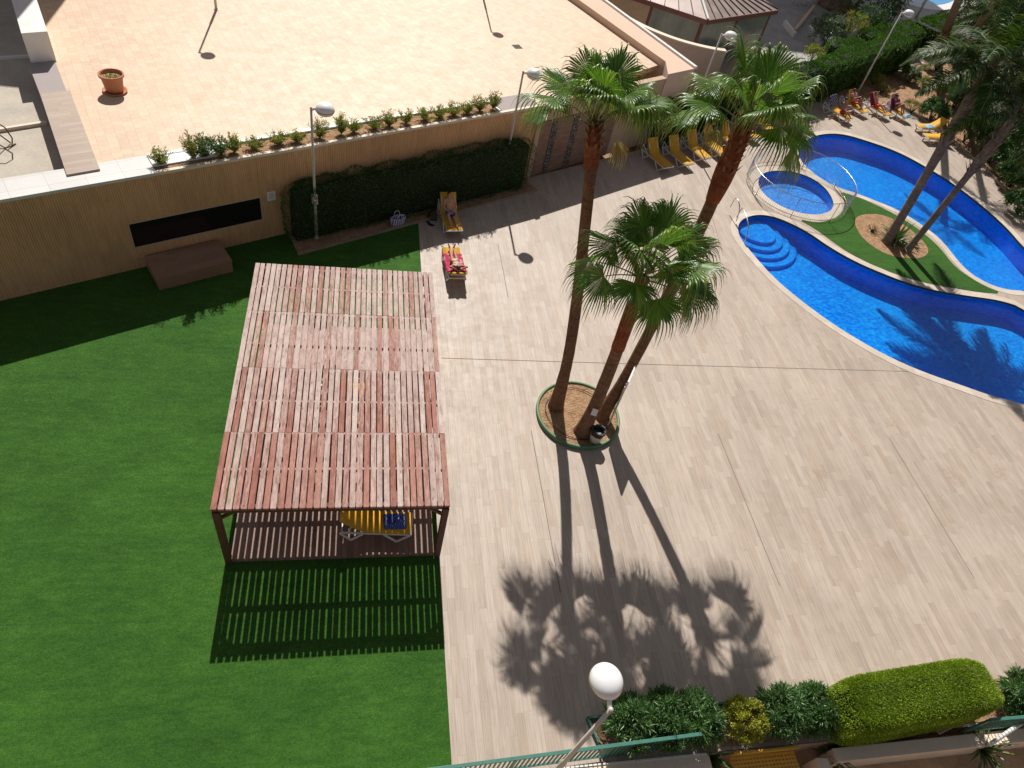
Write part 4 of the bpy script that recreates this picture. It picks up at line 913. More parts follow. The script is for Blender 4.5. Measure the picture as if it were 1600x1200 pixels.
strap_plant(G(1530, 1172, -.4), 'large strappy plant in the patio below the right end of the lime hedge', 60, .85)
rail = empty('patio_rail', G(1580, 1140, .3), R(18), 'white diagonal rail at the bottom right corner', 'rail'); m = MB(); m.tube([(-.9, 0, 0), (.9, 0, .1)], .05, 10); m.build('tube', M['white'], rail, True)

# ------------------------------------------------------------ palms
def trunk_obj(o, path, rad, mat, base, n=18, seg=40, name='trunk', rings=.02):
    P = [Vector(p)-Vector(base) for p in path]
    def at(t):
        f = t*(len(P)-1); i = min(int(f), len(P)-2); u = f-i
        p0 = P[max(i-1, 0)]; p1 = P[i]; p2 = P[i+1]; p3 = P[min(i+2, len(P)-1)]
        return .5*((2*p1)+(p2-p0)*u+(2*p0-5*p1+4*p2-p3)*u*u+(-p0+3*p1-3*p2+p3)*u**3)
    pts = [at(i/seg) for i in range(seg+1)]
    def rr(t):
        for (a, ra), (b, rb) in zip(rad, rad[1:]):
            if t <= b: return ra+(rb-ra)*(t-a)/(b-a)
        return rad[-1][1]
    m = MB(); rads = [rr(i/seg)*(1+rs.uniform(-rings, rings)) for i in range(seg+1)]
    m.tube(pts, rads, n); m.build(name, mat, o, True); return pts, rads
def fan_leaf(Vs, Fs, Ts, org, az, el, pet, Rb, n=38, droop=1.0, spread=106, pet_mb=None, curve=1.0):
    d = Vector((math.cos(az)*math.cos(el), math.sin(az)*math.cos(el), math.sin(el))); p = Vector(org); pts = [p.copy()]
    for k in range(6): p = p+d*pet/6; d = (d+Vector((0, 0, -.045-.03*curve))).normalized(); pts.append(p.copy())
    pet_mb.tube(pts, [.026, .020, .017, .015, .013, .012, .011], 5)
    side = Vector((-math.sin(az), math.cos(az), 0)); roll = rs.uniform(-.45, .45)
    nrm = side.cross(d).normalized()*-1
    if nrm.z < 0: nrm = -nrm
    side = (side*math.cos(roll)+nrm*math.sin(roll)).normalized(); nrm = d.cross(side); nrm = nrm if nrm.z > 0 else -nrm
    tl = rs.uniform(.15, .55)*curve; fwd = (d-nrm*tl).normalized(); nrm = (nrm+d*tl).normalized()
    da = 2*R(spread)/n; brk = .57; TT = [0, .15, .3, .45, .58, .66, .74, .82, .91, 1.0]; st = len(TT)-1
    cup = rs.uniform(.10, .34)
    for i in range(n):
        a = -R(spread)+da*(i+.5); sd = (fwd*math.cos(a)+side*math.sin(a)-nrm*(cup*abs(math.sin(a))-.10)).normalized()
        tv = (side*math.cos(a)-fwd*math.sin(a)).normalized()
        Ls = Rb*(1-.24*(abs(a)/R(spread))**2)*rs.uniform(.95, 1.04); tail = rs.uniform(.85, 1.6)
        q = pts[-1].copy(); dd = sd.copy(); b = len(Vs); half = math.tan(da/2)*1.03; g = rs.uniform(.7, 1.3)*droop; bk = brk+rs.uniform(-.06, .05)
        wb_ = Ls*bk*half
        for k in range(st+1):
            t = TT[k]; wd = Ls*t*half if t < bk else wb_*.62*max(.04, (1-(t-bk)/(1-bk))**.8)
            ridge = nrm*(wd*.6)
            Vs += [q-tv*wd-ridge*.5, q+ridge*.5, q+tv*wd-ridge*.5]; Ts += [t]*3
            if k < st:
                dt = TT[k+1]-t; q = q+dd*(Ls*dt)*(1.0 if t < bk else tail)
                if TT[k+1] >= bk: dd = (dd+Vector((0, 0, -1))*.75*g).normalized()
                else: dd = (dd+Vector((0, 0, -.05*g))).normalized()
        for k in range(st): Fs += [(b+3*k, b+3*k+3, b+3*k+4, b+3*k+1), (b+3*k+1, b+3*k+4, b+3*k+5, b+3*k+2)]
def fan_palm(label, path, rad, nleaf, pet, Rb, seed, red=.86, boots=True, elmin=-38, elmax=78, spec=None, zoff=(-.1, .3), front=40, extra=(), lift=None):
    global rs; rs = np.random.RandomState(seed); base = Vector(path[0]); base.z = 0
    o = empty('fan_palm', base, 0, label, 'palm tree', 'fan palms in the round soil bed')
    pts, rads = trunk_obj(o, path, rad, M['trunk'], base)
    n = len(pts); i0 = int(n*red); m = MB(); m.tube(pts[i0:], [r_*1.08+.004 for r_ in rads[i0:]], 18); m.build('upper_sheath', M['trunk_red'], o, True)
    ax = (pts[-1]-pts[-4]).normalized()
    if boots:
        m = MB(); i1 = int(n*(red+(1-red)*.35))
        for i in range(i1, n):
            for k in range(7):
                a = k*2*PI/7+i*.73; dirv = Vector((math.cos(a), math.sin(a), 0)); sd = Vector((-math.sin(a), math.cos(a), 0)); r_ = rads[i]; b = pts[i]+dirv*r_*.95
                ln = rs.uniform(.16, .28); tip = b+dirv*(.10+.05*rs.rand())+Vector((0, 0, ln)); w2 = .055
                m.add([b-sd*w2, b+sd*w2, tip+sd*w2*.45, tip-sd*w2*.45, b+dirv*.05+Vector((0, 0, ln*.3))], [(0, 1, 4), (1, 2, 4), (2, 3, 4), (3, 0, 4), (0, 3, 2, 1)])
        m.build('leaf_bases', M['boot'], o)
    Vs = []; Fs = []; Ts = []; pm = MB(); top = pts[-1]
    jobs = []
    if spec: jobs = [(R(a), R(e), p_, b_) for a, e, p_, b_ in spec]
    else:
        for i in range(nleaf):
            f = (i+.5)/nleaf; az_ = i*2.39996+rs.uniform(-.3, .3); cv = math.cos(az_-math.atan2(-base.y, -base.x)); e_ = elmin+(elmax-elmin)*f
            e_ = max(e_, elmin+front*max(0, cv+.15)); 
            if lift and lift[0] < math.degrees(az_) % 360 < lift[1]: e_ = max(e_, lift[2])
            jobs.append((az_, R(e_), rs.uniform(.85, 1.15)*(1.05-.28*f*f), rs.uniform(.9, 1.08)*(1-.05*f)))
    jobs += [(R(a), R(e), p_, b_) for a, e, p_, b_ in extra]
    for az, el, p_, b_ in jobs:
        f = max(0, min(1, (math.degrees(el)-elmin)/(elmax-elmin)))
        org = top+ax*(zoff[0]+(zoff[1]-zoff[0])*f)+Vector((math.cos(az), math.sin(az), 0))*.09
        fan_leaf(Vs, Fs, Ts, org, az, el, pet*p_, Rb*b_, droop=rs.uniform(.75, 1.2), pet_mb=pm, curve=1.2-.8*f)
    npmesh('crown', np.array([tuple(v) for v in Vs]), np.array(Fs), M['fan'], o, attr=Ts)
    pm.build('leaf_stalks', M['petiole'], o, True)
    Vs = []; Fs = []; Ts = []; pm = MB()
    fan_leaf(Vs, Fs, Ts, top+ax*.1, rs.uniform(0, 2*PI), R(10), pet*.8, Rb*.6, n=14, droop=1.6, spread=50, pet_mb=pm)
    npmesh('dry_leaf', np.array([tuple(v) for v in Vs]), np.array(Fs), M['fan_dead'], o, attr=Ts)
    return o
def tp(px, py, z): return G(px, py, z)
A_path = [(6.11, 13.62, -.1), (6.02, 13.75, 2.2), (5.80, 14.05, 4.5), (5.52, 14.45, 6.8), (5.25, 14.87, 9.0)]
fan_palm('tall leftmost palm of the round bed, its crown overlapping the terrace wall', A_path, [(0, .31), (.06, .24), (.2, .17), (.6, .155), (.84, .15), (.9, .18), (1, .14)], 18, 1.02, 1.15, 21, elmin=6, elmax=84, front=46, lift=(285, 359, 48), extra=((240, 72, .5, .9), (60, 66, .55, .95)))
B_path = [(6.78, 12.62, -.1), (6.82, 12.55, 1.6), (6.75, 12.42, 3.3), (6.66, 12.34, 4.9), (6.52, 12.22, 6.7)]
fan_palm('short middle palm of the round bed with its crown low over the deck', B_path, [(0, .34), (.08, .25), (.2, .19), (.7, .165), (.9, .165), (1, .14)], 17, 1.12, 1.16, 33, red=.62, boots=False, elmin=-10, elmax=88, front=32, zoff=(-.1, .35), extra=((250, 66, .50, .95), (300, 58, .62, 1.0), (200, 58, .60, .95), (80, 70, .45, .95), (20, 48, .75, 1.05), (345, 18, .95, 1.05), (130, 62, .55, .9)))
C_path = [(7.55, 13.25, -.1), (7.95, 13.5, 2.0), (8.35, 13.9, 4.4), (8.70, 14.35, 7.0), (8.92, 14.8, 9.4)]
fan_palm('tall rightmost palm of the round bed, its crown above the paddling pool', C_path, [(0, .28), (.08, .21), (.2, .165), (.6, .155), (.8, .17), (.86, .24), (1, .20)], 18, 1.12, 1.18, 47, red=.80, elmin=4, elmax=84, front=40, extra=((240, 70, .5, .9), (330, 60, .6, .95)))
# tag plate on middle trunk
rs = np.random.RandomState(5)
# round bed
rc = (G(838, 645)+G(966, 655))/2; rc = Vector(((5.47+8.13)/2, (14.69+12.01)/2, 0)); rr_ = 1.34
rb = empty('tree_ring', rc, 0, 'round green metal ring filled with sandy soil at the foot of the three palms', 'tree ring')
m = MB(); m.lathe([(rr_-.05, .0), (rr_-.05, .13), (rr_-.03, .15), (rr_+.02, .15), (rr_+.035, .13), (rr_+.035, 0)], n=72)
m.f = m.f[:-2]; m.mi = m.mi[:-2]; m.build('ring_edge', M['ring_green'], rb, True)
m = MB(); k = 26; vs = [(0, 0, .11)]; fs = []
for i in range(1, 13):
    for j in range(48):
        a = 2*PI*j/48; q = (rr_-.05)*i/12; vs.append((q*math.cos(a), q*math.sin(a), .09+.03*noise.noise(Vector((q*math.cos(a)*2, q*math.sin(a)*2, 0)))))
fs = [(0, 1+j, 1+(j+1) % 48) for j in range(48)]+[(1+(i-1)*48+j, 1+i*48+j, 1+i*48+(j+1) % 48, 1+(i-1)*48+(j+1) % 48) for i in range(1, 12) for j in range(48)]
m.add(vs, fs); m.build('soil', M['soil'], rb, True)
m = MB(); m.tube([(math.cos(a)*(1.05+.02*math.sin(5*a))-.02, math.sin(a)*(1.05+.02*math.cos(4*a)), .135) for a in np.linspace(0, 2*PI, 61)[:-1]], .012, 6, closed=True); dp = m.build('drip_hose', M['black'], None, True, loc=rc); tag(dp, 'thin dark irrigation hose looped on the soil of the round palm bed', 'hose')
# bin
bn = G(929, 688, .12); bo2 = empty('waste_bin', (bn.x, bn.y, .11), 0, 'off-white bin with black bag at the foot of the palms', 'waste bin')
m = MB(); m.lathe([(.17, 0.0), (.19, .25), (.215, .50), (.20, .52), (.185, .5), (.16, .06)], n=28); m.build('bin_body', M['bucket'], bo2, True)
m = MB(); pr = []
for z_, r_ in ((.38, .222), (.46, .236), (.53, .242), (.555, .225), (.54, .19), (.40, .15), (.25, .12)): pr.append((r_, z_))
m.lathe(pr, n=28); m.v = [(x+.012*math.sin(9*math.atan2(y, x)+z*30), y+.012*math.cos(7*math.atan2(y, x)), z+.012*math.sin(5*math.atan2(y, x))) for x, y, z in m.v]; m.build('bin_bag', M['black'], bo2, True)
# sign panel on two posts beside bin
bs = G(950, 664, .1); to = empty('info_board', (bs.x, bs.y, .10), R(-31), 'tall narrow board on a post beside the palm trunks, seen from its edge', 'sign')
m = MB(); m.box((0, -.15, 1.0), (.035, .05, 2.0)); m.build('post', M['steel'], to); m = MB(); m.box((0, .22, .9), (.035, .04, 1.8)); m.build('post', M['steel'], to)
m = MB(); m.box((.03, .10, 1.30), (.03, .85, 1.5)); m.build('panel', M['pole'], to, bevel=.004)
m = MB(); m.box((.03, .10, 2.22), (.05, .80, .32)); m.build('white_notice', M['white'], to)
# white paper on palm trunk
pn = Vector((6.80, 12.34, 1.55)); o = empty('paper_notice', G(915, 635, 1.35)+Vector((0, 0, 0)), R(20), 'small pale paper notice fixed to the trunk of the middle palm', 'notice'); m = MB(); m.box((0, 0, 0), (.17, .012, .26)); m.build('paper', M['whitecloth'] if 'whitecloth' in M else M['white'], o); o.location = Vector((6.74, 12.27, 1.5)); o.rotation_euler = (R(-8), 0, R(-25))

# feather palms (island and right bed)
def feather_frond(Vs, Fs, Ts, mb, org, az, el, Lf, droop=1.0, nl=58, ll=.55, w=.03, hang=1.0):
    d = Vector((math.cos(az)*math.cos(el), math.sin(az)*math.cos(el), math.sin(el))); p = Vector(org); pts = [p.copy()]; ds = [d.copy()]; st = 14
    for k in range(st): p = p+d*Lf/st; d = (d+Vector((0, 0, -.075-.09*(k/st)))*droop).normalized(); pts.append(p.copy()); ds.append(d.copy())
    mb.tube(pts, [.03*(1-.85*i/st)+.003 for i in range(st+1)], 5)
    for i in range(nl):
        t = .14+.86*i/nl; f = t*st; k = min(int(f), st-1); u = f-k; q = pts[k].lerp(pts[k+1], u); dd = ds[k]
        s0 = dd.cross(Vector((0, 0, 1)))
        if s0.length < .1: s0 = Vector((1, 0, 0))
        s0.normalize(); upv = s0.cross(dd)
        L_ = ll*math.sin(PI*min(1, .16+.80*t))*rs.uniform(.8, 1.1)
        for sg_ in (-1, 1):
            ld = (s0*sg_*.85+dd*.55+upv*rs.uniform(-.35, .55)).normalized(); b = len(Vs); qq = q.copy(); ww = w*.5
            for j in range(4):
                tt = j/3; wd = dd*ww*(1, 1.1, .8, .08)[j]; Vs += [qq-wd, qq+wd]; Ts += [tt*.95]*2
                qq = qq+ld*L_/3; ld = (ld+Vector((0, 0, -.42*hang))).normalized()
            Fs += [(b+2*j, b+2*j+1, b+2*j+3, b+2*j+2) for j in range(3)]
def feather_palm(label, path, rad, nf, Lf, seed, cat='palm tree', mat='feather', nl=58, ll=.6, trunkmat='trunk_grey', frayed=False, group=None, w=.032, elmin=-45, droop=1.0, name='feather_palm', azr=None, azs=None):
    global rs; rs = np.random.RandomState(seed); base = Vector(path[0]); base.z = 0; o = empty(name, base, 0, label, cat, group)
    pts, rads = trunk_obj(o, path, rad, M[trunkmat], base, seg=26)
    if frayed:
        m = MB(); n = len(pts)
        for i in range(int(n*.55), n):
            for k in range(5):
                a = rs.uniform(0, 2*PI); dv = Vector((math.cos(a), math.sin(a), 0)); sd = Vector((-math.sin(a), math.cos(a), 0)); b = pts[i]+dv*rads[i]*.9; ln = rs.uniform(.25, .7); tip = b+dv*.24*rs.uniform(.4, 1.5)+Vector((0, 0, ln)); m.add([b-sd*.08, b+sd*.08, tip, b+dv*.04+Vector((0, 0, .1))], [(0, 1, 3), (1, 2, 3), (2, 0, 3), (0, 2, 1)])
        m.build('leaf_bases', M['trunk_grey'], o)
    Vs = []; Fs = []; Ts = []; mb = MB(); top = pts[-1]
    for i in range(nf):
        f = (i+.5)/nf; el = R(elmin+(78-elmin)*f); az = i*2.39996+rs.uniform(-.2, .2)
        if azs: az = R(azs[i % len(azs)]); el = R((24, 34, 8)[i]) if i < 3 else el
        if azr: az = azr[0]+(azr[1]-azr[0])*rs.rand()
        feather_frond(Vs, Fs, Ts, mb, top+Vector((0, 0, -.2+.35*f)), az, el, Lf*rs.uniform(.85, 1.1), droop=droop*rs.uniform(.8, 1.2), nl=nl, ll=ll, w=w)
    npmesh('crown', np.array([tuple(v) for v in Vs]), np.array(Fs), M[mat], o, attr=Ts); mb.build('frond_stalks', M['petiole'], o, True); return o
I1 = [(24.42, 24.25, -.1), (24.5, 24.55, 2.2), (24.57, 24.9, 4.4), (24.66, 25.2, 6.2), (24.85, 25.5, 8.0)]
feather_palm('left feather palm of the pool island, thick grey frayed trunk', I1, [(0, .27), (.1, .2), (.4, .19), (.75, .25), (1, .2)], 19, 3.7, 61, frayed=True, group='palms on the pool island', nl=84, ll=.95, w=.042, azs=[205, 168, 192, 330, 60, 110, 20, 240, 140, 285, 180, 90, 0, 220, 45, 310, 155, 70, 260], elmin=-30, droop=1.0)
I2 = [(25.22, 23.66, -.1), (25.35, 23.65, 2.0), (25.5, 23.68, 4.0), (25.62, 23.72, 5.4), (25.8, 23.8, 6.9)]
feather_palm('right feather palm of the pool island with a thinner trunk', I2, [(0, .2), (.1, .15), (.5, .14), (.65, .24), (.9, .2), (1, .16)], 15, 3.0, 77, frayed=True, group='palms on the pool island', nl=70, ll=.85, w=.04, elmin=-20)
strap_plant(Vector((24.95, 24.35, .03)), 'low cycad with stiff fronds between the two island palm trunks', 64, 1.15, .08, name='cycad')
strap_plant(Vector((25.9, 24.2, .03)), 'small leafy plant right of the second island palm trunk', 26, .55, .05)
shrub('ground_plant', G(1362, 362, .03), .35, .22, M['feather_dry'], 'sparse dry creeping plant at the left end of the island soil', 'plant', n=160, L=.10, W=.02, clumps=12)
# planting bed on the right: big dark feather palms, shrubs
BP = [((1570, 118), 2.8, 3.2, 71, 24, 'drooping yellow tipped feather palm arching over the empty loungers', 'feather'),
      ((1600, 50), 3.8, 3.6, 72, 30, 'dark dense feather palm at the right edge, second row of the planting bed', 'feather'),
      ((1600, 165), 2.6, 3.0, 73, 28, 'dark feather palm hanging over the bed behind the right island palm', 'feather'),
      ((1650, 225), 2.4, 2.9, 74, 24, 'feather palm with a dry brown lower frond at the right edge', 'feather'),
      ((1545, 30), 4.5, 3.4, 75, 28, 'green feather palm in the top right corner above the bright hedge', 'feather'),
      ((1640, 110), 3.6, 3.2, 76, 26, 'dark feather palm cut off by the right edge, between the other crowns', 'feather')]
for (px, py), zt, Lf, sd, nf, lb, mt in BP:
    t_ = G(px, py, zt); feather_palm(lb, [(t_.x+.1, t_.y-.1, -.1), (t_.x+.05, t_.y, zt*.5), (t_.x, t_.y, zt)], [(0, .22), (.5, .17), (1, .2)], nf, Lf, sd, group='palms of the right planting bed', mat=mt, elmin=-55, nl=64, ll=.75, w=.045)
for (px, py), lb in (((1340, 132), 'low dry tuft in the bed just right of the far lamp post'), ((1425, 172), 'dry tuft at the bed kerb above the pair of empty loungers'), ((1365, 128), 'green tuft in the shade of the boundary hedge'), ((1445, 135), 'leafy tuft under the arching palm fronds'), ((1475, 140), 'second leafy tuft under the arching palm fronds, nearer the right')):
    p = G(px, py, .2); p.z = .04; shrub('grass_tuft', p, .8, .6, M['young'] if 'green' in lb or 'leafy' in lb else M['feather_dry'], lb, 'plant', n=900, L=.28, W=.02, clumps=24, up=1.6, group='tufts in the planting bed')
# leaning trunks behind
for i, ((x0, y0), (x1, y1), lb) in enumerate((((1465, 78), (1515, -40), 'shaggy palm trunk in front of the neighbouring pool, left of the two'), ((1492, 95), (1575, -30), 'thinner palm trunk right of the shaggy one above the bright hedge'))):
    b0_ = G(x0, y0); t_ = G(x1, y1, 8.5); d_ = (t_-b0_)
    feather_palm(lb, [(b0_.x, b0_.y, -.1), tuple(b0_.lerp(t_, .35)), tuple(b0_.lerp(t_, .7)), tuple(t_)], [(0, .34-.1*i), (.3, .28-.1*i), (1, .2)], 12, 2.6, 90+i, group='leaning palm trunks at the top right', nl=40)
bedshrubs = [((1462, 172), 1.0, 1.3, 'oleander', 'glossy green shrub at the corner of the bed left of the empty loungers'), ((1425, 118), .7, 1.0, 'oleander_pale', 'silvery leaved plant in the dark bed behind the reading woman'),
    ((1500, 150), 1.3, 1.8, 'oleander', 'round dark shrub under the arching fronds'), ((1520, 200), 1.3, 2.0, 'dark_hedge', 'dark shrub behind the raised backrest of the empty lounger'),
    ((1560, 235), 1.3, 1.8, 'dark_hedge', 'dark bush at the edge of the bed right of the empty loungers'), ((1590, 275), 1.2, 1.5, 'dark_hedge', 'low dark bush at the bed edge near the right border'),
    ((1600, 320), 1.1, 1.2, 'dark_hedge', 'lowest dark bush of the bed at the right border beside the far pool'), ((1530, 85), 1.0, 2.2, 'young', 'yellowish shrub in front of the bright green hedge'),
    ((1475, 88), 1.4, 2.2, 'dark_hedge', 'dark shrub mass at the foot of the shaggy palm trunk'), ((1400, 100), 1.2, 1.5, 'dark_hedge', 'dark bush in front of the tall boundary hedge'),
    ((1380, 140), .5, .5, 'feather_dry', 'small yellowish grass tuft behind the row of sunbathers'), ((1600, 200), 1.4, 2.4, 'dark_hedge', 'tall dark bush at the right edge between palm crowns')]
for (px, py), r_, h_, mt, lb in bedshrubs:
    p = G(px, py, h_*.5); p.z = .04; shrub('garden_shrub', p, r_, h_, M[mt], lb, n=int(2600*r_*r_)+600, L=.17, W=.06 if mt != 'feather_dry' else .02, clumps=int(20+20*r_), group='shrubs in the right planting bed')
# plants around the neighbouring forecourt
p = G(1294, 52, .9); p.z = .03; shrub('flowering_oleander', p, 1.5, 2.2, M['oleander_pale'], 'pale silvery oleander bush beyond the boundary hedge', n=3400, L=.24, W=.06, clumps=60)
p = G(1330, 50, 1.2); p.z = .03; shrub('tall_bush', p, 1.2, 2.6, M['young'], 'olive green bush right of the silvery oleander', n=1600, L=.25, W=.04, clumps=40, up=1.6)
p = G(1355, 42, 1.2); p.z = .03; shrub('spiky_bush', p, 1.4, 2.8, M['dark_hedge'], 'dark spiky bush left of the walking man', n=1600, L=.3, W=.05, clumps=40, up=1.6)
p = G(1340, -8, 1.5); p.z = .03; shrub('tall_bush', p, 4.5, 3.4, M['dark_hedge'], 'dark tree mass at the top edge left of the neighbouring pool', n=5200, L=.3, W=.1, clumps=110)
p = G(1270, 88, .5); p.z = .03; shrub('garden_shrub', p, 1.0, 1.2, M['young'], 'brownish shrub between the boundary hedge and the palm crown', n=1200, L=.14, W=.05, clumps=30)
for i, (px, py, s_, lb) in enumerate(((1305, 12, 1.5, 'brown boulder under the dark tree at the top'), (1332, 20, 1.0, 'smaller boulder right of the brown boulder at the top'))):
    p = G(px, py); o = empty('boulder', p, 0, lb, 'rock', 'boulders by the neighbouring path'); me = bpy.data.meshes.new('rock'); bm = bmesh.new(); bmesh.ops.create_icosphere(bm, subdivisions=4, radius=s_)
    for v in bm.verts: v.co *= 1+.28*noise.noise(v.co*1.1+Vector((i*7, 0, 0))); v.co.z *= .62
    bm.to_mesh(me); bm.free(); me.materials.append(M['rock']); q = bpy.data.objects.new('stone', me); COL.objects.link(q); q.parent = o
# posts / ramp pieces on the neighbouring path
for (x0, y0, x1, y1, h, mt, lb) in ((1238, 56, 1268, 18, .5, 'feather_dry', 'tan wooden rail on the shaded path behind the palm crown'), (1224, 40, 1240, 60, .4, 'white', 'pale low kerb on the shaded path left of the tan rail'), (1262, 48, 1282, 74, .4, 'white', 'white low wall piece left of the silvery oleander')):
    a = G(x0, y0); b = G(x1, y1); o = empty('low_rail', (a+b)/2, 0, lb, 'rail'); m = MB(); m.bar(a-(a+b)/2+Vector((0, 0, h/2)), b-(a+b)/2+Vector((0, 0, h/2)), .22, h); m.build('rail_bar', M['wall_peach'] if mt == 'feather_dry' else M['white'], o, bevel=.02)
m = MB()

# ------------------------------------------------------------ white garden furniture far away
def white_chair(p, rz, lb):
    o = empty('garden_chair', p, rz, lb, 'chair', 'white garden chairs at the top edge')
    m = MB(); m.box((0, 0, .44), (.48, .48, .04)); m.build('seat', M['frame_white'], o, bevel=.01)
    m = MB(); 
    for i in range(5): m.bar((-.19+i*.095, .24, .46), (-.19+i*.095, .32, .9), .05, .02)
    m.bar((-.24, .33, .9), (.24, .33, .9), .06, .03); m.build('backrest', M['frame_white'], o)
    for x in (-.22, .22):
        for y in (-.22, .22): m = MB(); m.bar((x, y, 0), (x, y, .43), .04); m.build('leg', M['frame_white'], o)
    return o
c0 = white_chair(G(1243, 6), R(20), 'white garden chair at the top edge, left of three')
for (px, py, a, lb) in ((1258, 8, -20, 'white garden chair at the top edge, middle of three'), (1272, 5, 60, 'white garden chair at the top edge, right of three')):
    c = copy_tree(c0); c.location = G(px, py); c.rotation_euler = (0, 0, R(a)); tag(c, lb)

# ------------------------------------------------------------ loungers
def lounger_parts(label, back):
    """origin at ground centre; foot end at local -y, head at +y; back = backrest angle in degrees"""
    o = empty('sun_lounger', (0, 0, 0), 0, label, 'sun lounger'); hw = .31; zs = .33; yf = -.95; yh = .20; bl = .80
    d = Vector((0, math.cos(R(back)), math.sin(R(back)))); H0 = Vector((0, yh, zs)); T = H0+d*bl
    m = MB(); prof = []
    st = 10
    for k in range(st+1): t = k/st; prof.append(Vector((0, yf+(yh-.12-yf)*t, zs-.012*math.sin(PI*t))))
    for k in range(1, 5): t = k/5; a = H0+Vector((0, -.12, 0)); b = H0+d*.14; c = H0; prof.append(a*(1-t)**2+c*2*t*(1-t)+b*t*t+Vector((0, 0, .0)))
    for k in range(0, 8): t = k/7; prof.append(H0+d*(.14+(bl-.14)*t)-Vector((0, -math.sin(R(back)), math.cos(R(back))))*.015*math.sin(PI*t))
    w2 = hw+.018; vs = []
    for p in prof: vs += [(-w2, p.y, p.z+.042), (w2, p.y, p.z+.042)]
    n = len(prof); nv = len(vs); vs += [(x, y, z-.008) for x, y, z in vs]
    fs = [(2*i, 2*i+1, 2*i+3, 2*i+2) for i in range(n-1)]+[(nv+2*i, nv+2*i+2, nv+2*i+3, nv+2*i+1) for i in range(n-1)]
    fs += [(2*i, 2*i+2, nv+2*i+2, nv+2*i) for i in range(n-1)]+[(2*i+1, nv+2*i+1, nv+2*i+3, 2*i+3) for i in range(n-1)]
    m.add(vs, fs); m.build('sling', M['sling'], o, True)
    m = MB()
    for s in (-1, 1): m.bar((s*hw, yf, zs), (s*hw, .82, zs-.02), .045, .055); m.bar((s*(hw-.045), yh, zs), (s*(hw-.045), T.y, T.z), .035, .035)
    m.bar((-hw-.02, yf-.01, zs), (hw+.02, yf-.01, zs), .05, .05); m.bar((-hw, .80, zs-.02), (hw, .80, zs-.02), .045, .045); m.bar((-hw+.03, T.y, T.z), (hw-.03, T.y, T.z), .035, .035)
    m.bar((-hw, yh+.06, zs-.04), (hw, yh+.06, zs-.04), .03, .03); m.build('frame', M['frame_white'], o, bevel=.010)
    for s in (-1, 1):
        for (ya, yb_, yc) in ((-.93, -.60, -.27), (.26, .56, .84)):
            m = MB(); m.bar((s*(hw+.012), ya, zs-.03), (s*(hw+.03), yb_-.02, .02), .045, .05); m.bar((s*(hw+.03), yb_+.02, .02), (s*(hw+.012), yc, zs-.03), .045, .05); m.bar((s*(hw+.03), yb_-.05, .022), (s*(hw+.03), yb_+.05, .022), .05, .044)
            m.build('leg', M['frame_white'], o, bevel=.008)
    if back > 45:
        for s in (-1, 1): m = MB(); m.bar((s*(hw+.012), .86, zs-.03), (s*(hw+.012), .84, zs+.26), .04, .04); m.bar((s*(hw+.012), .84, zs+.26), (s*(hw+.012), .42, zs+.03), .035, .035); m.build('back_prop', M['frame_white'], o, bevel=.006)
    elif back > 8:
        for s in (-1, 1): m = MB(); m.bar((s*(hw-.03), .62, zs+.02), (s*(hw-.03), .56, zs+.22), .03, .03); m.build('back_prop', M['frame_white'], o, bevel=.006)
    return o
protos = {}
def lounger(px=None, pos=None, heading=0, back=35, label='', group=None):
    """heading: direction of the head end, degrees from +X"""
    if back not in protos: o = lounger_parts(label, back); protos[back] = o
    else: o = copy_tree(protos[back])
    o.location = pos if pos is not None else G(*px); o.rotation_euler = (0, 0, R(heading-90)); tag(o, label, 'sun lounger', group); return o
gr = 'yellow sun loungers in a row by the hedge'
names = ['first', 'second', 'third', 'fourth', 'fifth']
for i, (x, y, a) in enumerate(((13.62, 29.45, 113), (14.86, 29.92, 112), (16.08, 30.70, 111), (17.22, 31.30, 114), (18.45, 32.10, 113))):
    lounger(pos=(x+.38, y+.12, 0), heading=a, back=52, label='%s empty yellow lounger from the left in the row by the hedge' % names[i], group=gr)
for i, (x, y, a, lb) in enumerate(((20.35, 33.55, 113, 'yellow lounger just right of the upper palm trunk'), (21.75, 34.35, 112, 'yellow lounger second right of the upper palm trunk'), (24.0, 35.6, 112, 'yellow lounger half hidden behind the palm fronds, left of the sunbathers'))):
    lounger(pos=(x, y, 0), heading=a, back=52, label=lb, group=gr)
Lm = lounger(pos=(3.30, 23.30, 0), heading=98, back=52, label='yellow lounger in the wall shade carrying a man in blue trunks')
Lw = lounger(pos=(3.26, 20.30, 0), heading=-86, back=20, label='yellow lounger with a magenta towel and a sunbathing woman')
Lp = lounger(pos=(.38, 9.32, .14), heading=176, back=38, label='yellow lounger under the pergola edge with a blue towel on its foot end')
lounger(pos=(-.35, 14.05, .14), heading=160, back=38, label='yellow lounger glimpsed through the middle of the pergola slats')
lounger(pos=(.75, 11.9, .14), heading=95, back=0.5, label='flat yellow lounger glimpsed through the pergola slats near the middle')
ROC = []
for i, (px, hd, bk, lb) in enumerate((((1304, 182), 122, 52, 'leftmost lounger of the occupied group, draped with a navy striped towel'), ((1329, 172), 118, 61, 'lounger with a high orange backrest and a dark haired sunbather'),
        ((1364, 176), 118, 52, 'lounger of the sunbather in orange red shorts'), ((1395, 180), 116, 61, 'rightmost occupied lounger, with purple and pink towels'))):
    ROC.append(lounger(px=px, heading=hd, back=bk, label=lb, group='loungers of the sunbathing group'))
E1_ = lounger(px=(1449, 206), heading=9, back=38, label='empty lounger with a pale blue towel, upper one of the facing pair on the right', group='facing pair of empty loungers')
E2_ = lounger(px=(1461, 222), heading=5, back=38, label='empty lounger with fronds over its backrest, lower one of the facing pair', group='facing pair of empty loungers')

